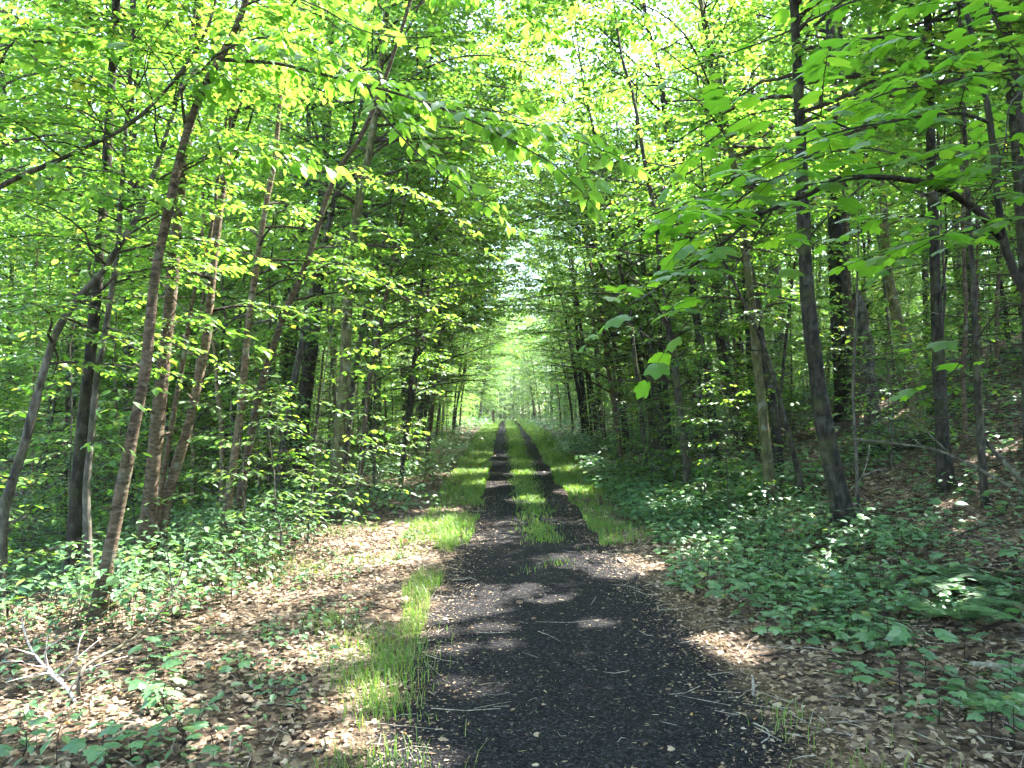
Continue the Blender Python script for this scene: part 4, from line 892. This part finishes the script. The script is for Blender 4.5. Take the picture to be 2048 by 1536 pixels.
def many(kind, pts, makers, leafm, cat, group, labf):
    protos = []
    for i, (x, y) in enumerate(pts):
        if i < len(makers):
            mb, st = makers[i](); o = plant(kind, mb, st, x, y, leafm, labf(x, y), cat, group(x, y)); protos.append(o); o.rotation_euler.z = prs.uniform(0, 6.28)
        else: copy_tree(protos[i % len(protos)], (x, y, float(ground(x, y))), prs.uniform(0, 6.28), prs.uniform(.8, 1.2), labf(x, y), group(x, y))
px_f = [(1950, 1195), (1890, 1180), (2010, 1215), (1990, 1170), (1930, 1165), (1850, 1150), (2035, 1250), (1700, 1275), (1760, 1295), (1905, 1240), (1990, 1420), (1790, 1180)]
many('fern', [ghit(*p)[:2] for p in px_f], [lambda: fern(prs, .46, 8), lambda: fern(prs, .38, 7), lambda: fern(prs, .30, 6)], 'leaf_fern', 'fern', lambda x, y: 'ferns on the right bank', lambda x, y: 'feathery fern in the fern patch low on the right bank')
px_s = [(1590, 1215), (1530, 1240), (1650, 1250), (1480, 1180), (1600, 1170), (1700, 1210), (1560, 1150), (1800, 1385), (1850, 1370), (1930, 1320), (1985, 1480), (1780, 1340), (1900, 1400), (2010, 1400), (1450, 1240), (1720, 1400), (1880, 1450), (2030, 1500), (1950, 1090), (1860, 1000), (1900, 1060), (1820, 1040)]
many('maple_seedling', [ghit(*p)[:2] for p in px_s], [lambda: seedling(prs, .10, .22, T_MAPLE, 6), lambda: seedling(prs, .085, .16, T_MAPLE, 5), lambda: seedling(prs, .11, .26, T_MAPLE, 7)], 'leaf_low', 'seedling', lambda x, y: 'maple seedlings on the right', lambda x, y: 'small maple seedling among the dead leaves and herbs right of the path')
px_l = [(290, 1335), (330, 1310), (345, 1340), (300, 1390), (420, 1520), (120, 1500), (200, 1520), (270, 1530), (60, 1440), (330, 1420), (40, 1520), (360, 1500), (480, 1360)]
many('maple_seedling', [ghit(*p)[:2] for p in px_l], [lambda: seedling(prs, .09, .14, T_MAPLE, 5), lambda: seedling(prs, .075, .10, T_MAPLE, 4), lambda: seedling(prs, .085, .12, T_OVATE, 6)], 'leaf_low', 'seedling', lambda x, y: 'seedlings on the left', lambda x, y: 'small broadleaf seedling on the dead leaves left of the path')
# fallen wood
def stick(name, label, pts, r, mat, side_=(), cat='branch', d=None, sides=7, endr=.45, group=None):
    P = np.array([ghit(*p) + UP * r * .8 if len(p) == 2 else unproj(*p) for p in pts]); q = smooth_pts(P, max(8, 4 * len(P))); rng = np.random.default_rng(int(abs(P[0][0]) * 1000) + 3)
    q = q + np.cumsum(rng.normal(0, r * .12, q.shape), 0)
    mb = MB(); tube(mb, q, np.linspace(r, r * endr, len(q)), sides, 0, .05, rng)
    for sp_, sr in side_:
        S_ = np.array([ghit(*p) + UP * sr if len(p) == 2 else unproj(*p) for p in sp_]); tube(mb, smooth_pts(S_, 8), np.linspace(sr, sr * .3, 8), 5, 0, .05, rng)
    o = link(name, mb.mesh(name, [M[mat]], (0,), q[0])); o.location = q[0]; tag(o, label, cat, group); return o
stick('fallen_log', 'dark rotting log lying on the leafy slope right of the thick mossy trunk', [(1675, 925), (1760, 908), (1875, 884)], .13, 'bark_dark', cat='log', endr=.8, sides=12)
stick('fallen_branch', 'long grey dead limb slanting down to the right edge across the slope', [(1705, 878, 9.2), (1790, 887, 8.9), (1880, 903, 8.5), (1960, 940, 8.0), (2050, 990, 7.5), (2120, 1040, 7.2)], .014, 'bark_grey', endr=1.4,
      side_=[([(1900, 907, 8.45), (1870, 880, 8.6), (1840, 850, 8.8), (1800, 822, 9.0)], .014), ([(1850, 897, 8.65), (1820, 870, 8.9), (1810, 840, 9.0)], .008)])
stick('dead_pole', 'thick pale dead pole leaning at the right edge beside the long grey limb', [(1955, 860, 8.4), (1990, 905, 8.0), (2050, 968, 7.6), (2120, 1050, 7.3)], .020, 'bark_grey', cat='pole', endr=1.4)
stick('fallen_branch', 'pale barkless branch lying at the right edge above the thin dark sticks', [(1940, 1337), (1990, 1338), (2060, 1346), (2120, 1350)], .022, 'dead_wood', endr=1.2)
stick('stick', 'thin dark stick in the right foreground running to the right edge', [(1770, 1374), (1850, 1380), (1930, 1390), (2060, 1424)], .008, 'bark_dark', cat='stick')
stick('stick', 'long slender grey stick slanting down the right foreground litter', [(1650, 1348), (1740, 1378), (1860, 1424), (1950, 1470), (2020, 1512)], .008, 'bark_grey', cat='stick')
stick('stick', 'dark forked twigs lying beneath the pale barkless branch', [(1930, 1330), (1975, 1365), (2010, 1400), (2050, 1425)], .012, 'bark_dark', cat='stick', side_=[([(1960, 1352), (2010, 1360), (2050, 1390)], .006), ([(1975, 1365), (1985, 1400), (1990, 1430)], .006)])
stick('stick', 'short pale stick at the right rim of the path', [(1503, 1356), (1506, 1376), (1507, 1396)], .009, 'pale_wood', cat='stick', endr=.9)
stick('stick', 'thin dark twig reaching from the path edge into the right litter', [(1510, 1315), (1580, 1306), (1650, 1296)], .006, 'bark_dark', cat='stick')
stick('stick', 'small curved twig near the bottom right of the path', [(1508, 1450), (1535, 1465), (1537, 1482), (1522, 1492)], .007, 'dead_wood', cat='stick')
stick('stick', 'dark stick lying on the left litter beyond the bleached dead branches', [(296, 1276), (360, 1275), (440, 1270)], .011, 'bark_dark', cat='stick')
stick('stick', 'thin brown twig on the dark path near its left edge', [(850, 1328), (868, 1342), (880, 1356)], .006, 'dead_wood', cat='stick')
stick('stick', 'thin straw coloured twig lying across the middle of the path', [(955, 1372), (985, 1369), (1015, 1366)], .004, 'chip', cat='stick')
stick('stick', 'fine pale twig slanting on the path right of the straw twig', [(1076, 1265), (1100, 1275), (1122, 1286)], .004, 'dead_wood', cat='stick')
stick('dead_branch', 'bleached forked dead branch standing out of the litter at the lower left', [(150, 1408, ), (135, 1375, 4.45), (105, 1350, 4.5), (70, 1310, 4.6), (52, 1275, 4.7), (42, 1240, 4.75)], .010, 'pale_wood',
      side_=[([(125, 1362, 4.47), (95, 1330, 4.6), (92, 1300, 4.7), (95, 1270, 4.8)], .007), ([(95, 1338, 4.52), (92, 1300, 4.4), (120, 1280, 4.3), (128, 1270, 4.3)], .008), ([(70, 1310, 4.6), (45, 1302, 4.5), (28, 1297, 4.4)], .006), ([(115, 1355, 4.47), (150, 1320, 4.4), (158, 1285, 4.4), (170, 1262, 4.45)], .007), ([(140, 1380, 4.45), (165, 1345, 4.4), (210, 1325, 4.4), (255, 1312, 4.5)], .006), ([(105, 1345, 4.5), (60, 1352, 4.4), (10, 1365, 4.3)], .006), ([(150, 1320, 4.4), (185, 1290, 4.45), (205, 1275, 4.5)], .005), ([(95, 1335, 4.5), (60, 1330, 4.3), (40, 1322, 4.2), (0, 1325, 4.2)], .006)])
stick('bare_shrub', 'thin dark bare stem curving up to the right from the lower left litter', [(156, 1400), (160, 1355, 4.35), (180, 1325, 4.5), (250, 1288, 4.9), (300, 1250, 5.2), (345, 1190, 5.4), (362, 1150, 5.5)], .012, 'bark_grey', cat='shrub',
      side_=[([(345, 1190, 5.4), (335, 1110, 5.5), (318, 1060, 5.6), (285, 1020, 5.6)], .006), ([(355, 1170, 5.45), (375, 1100, 5.6), (385, 1040, 5.7)], .006), ([(350, 1180, 5.4), (325, 1150, 5.3), (300, 1120, 5.3)], .004)])
stick('fallen_branch', 'bare crooked branch lying across the slope below the long grey dead limb', [(1720, 960), (1790, 940), (1870, 950), (1940, 985)], .016, 'bark_grey', side_=[([(1790, 940), (1800, 915), (1835, 900)], .008), ([(1870, 950), (1900, 930), (1930, 925)], .007)])
stick('fallen_branch', 'pale dry branch propped against the foot of the thick dark mossy trunk', [(1700, 985), (1722, 955, 8.9), (1734, 920, 8.9), (1738, 890, 8.8)], .010, 'pale_wood', side_=[([(1722, 955, 8.9), (1750, 940, 8.8), (1775, 938, 8.8)], .005)])
stick('fallen_branch', 'dark twiggy branch lying on the slope near the right edge', [(1900, 1085), (1960, 1060), (2030, 1050), (2090, 1060)], .014, 'bark_dark', side_=[([(1960, 1060), (1990, 1035), (2010, 1015)], .006), ([(2000, 1054), (2040, 1080), (2060, 1100)], .006)])
# a small trail marker far up the path
def marker():
    g = ghit(987, 851); o = empty('trail_marker', g); tag(o, 'small thin brown marker post far along the left side of the path', 'marker')
    k = g[1] / F; mb = MB(); tube(mb, np.array([[0, 0, -.1], [0, 0, .6], [0, 0, 30 * k]]), 2.2 * k, 6); link('post', mb.mesh('post', [M['post']]), o)
    print('marker', g)
marker()

# the air of the wood: far trees fade a little to pale blue green
def haze():
    mb = MB(); x0, x1, y0, y1, z0, z1 = -130, 130, -40, 230, -8, 42
    v = np.array([[x, y, z] for x in (x0, x1) for y in (y0, y1) for z in (z0, z1)], float); f = [[0, 1, 3], [0, 3, 2], [4, 6, 7], [4, 7, 5], [0, 4, 5], [0, 5, 1], [2, 3, 7], [2, 7, 6], [1, 5, 7], [1, 7, 3], [0, 2, 6], [0, 6, 4]]
    mb.add(v, f); m, t, out = newmat('haze_air'); p = t.nodes.new('ShaderNodeVolumePrincipled'); p.inputs['Color'].default_value = (.80, .92, 1.0, 1); p.inputs['Density'].default_value = HAZE; p.inputs['Anisotropy'].default_value = .3
    t.links.new(p.outputs[0], out.inputs['Volume']); o = link('haze', mb.mesh('haze', [m])); tag(o, 'faint pale haze in the air along the far path', 'haze', None, 'stuff')
HAZE = .0005
haze()
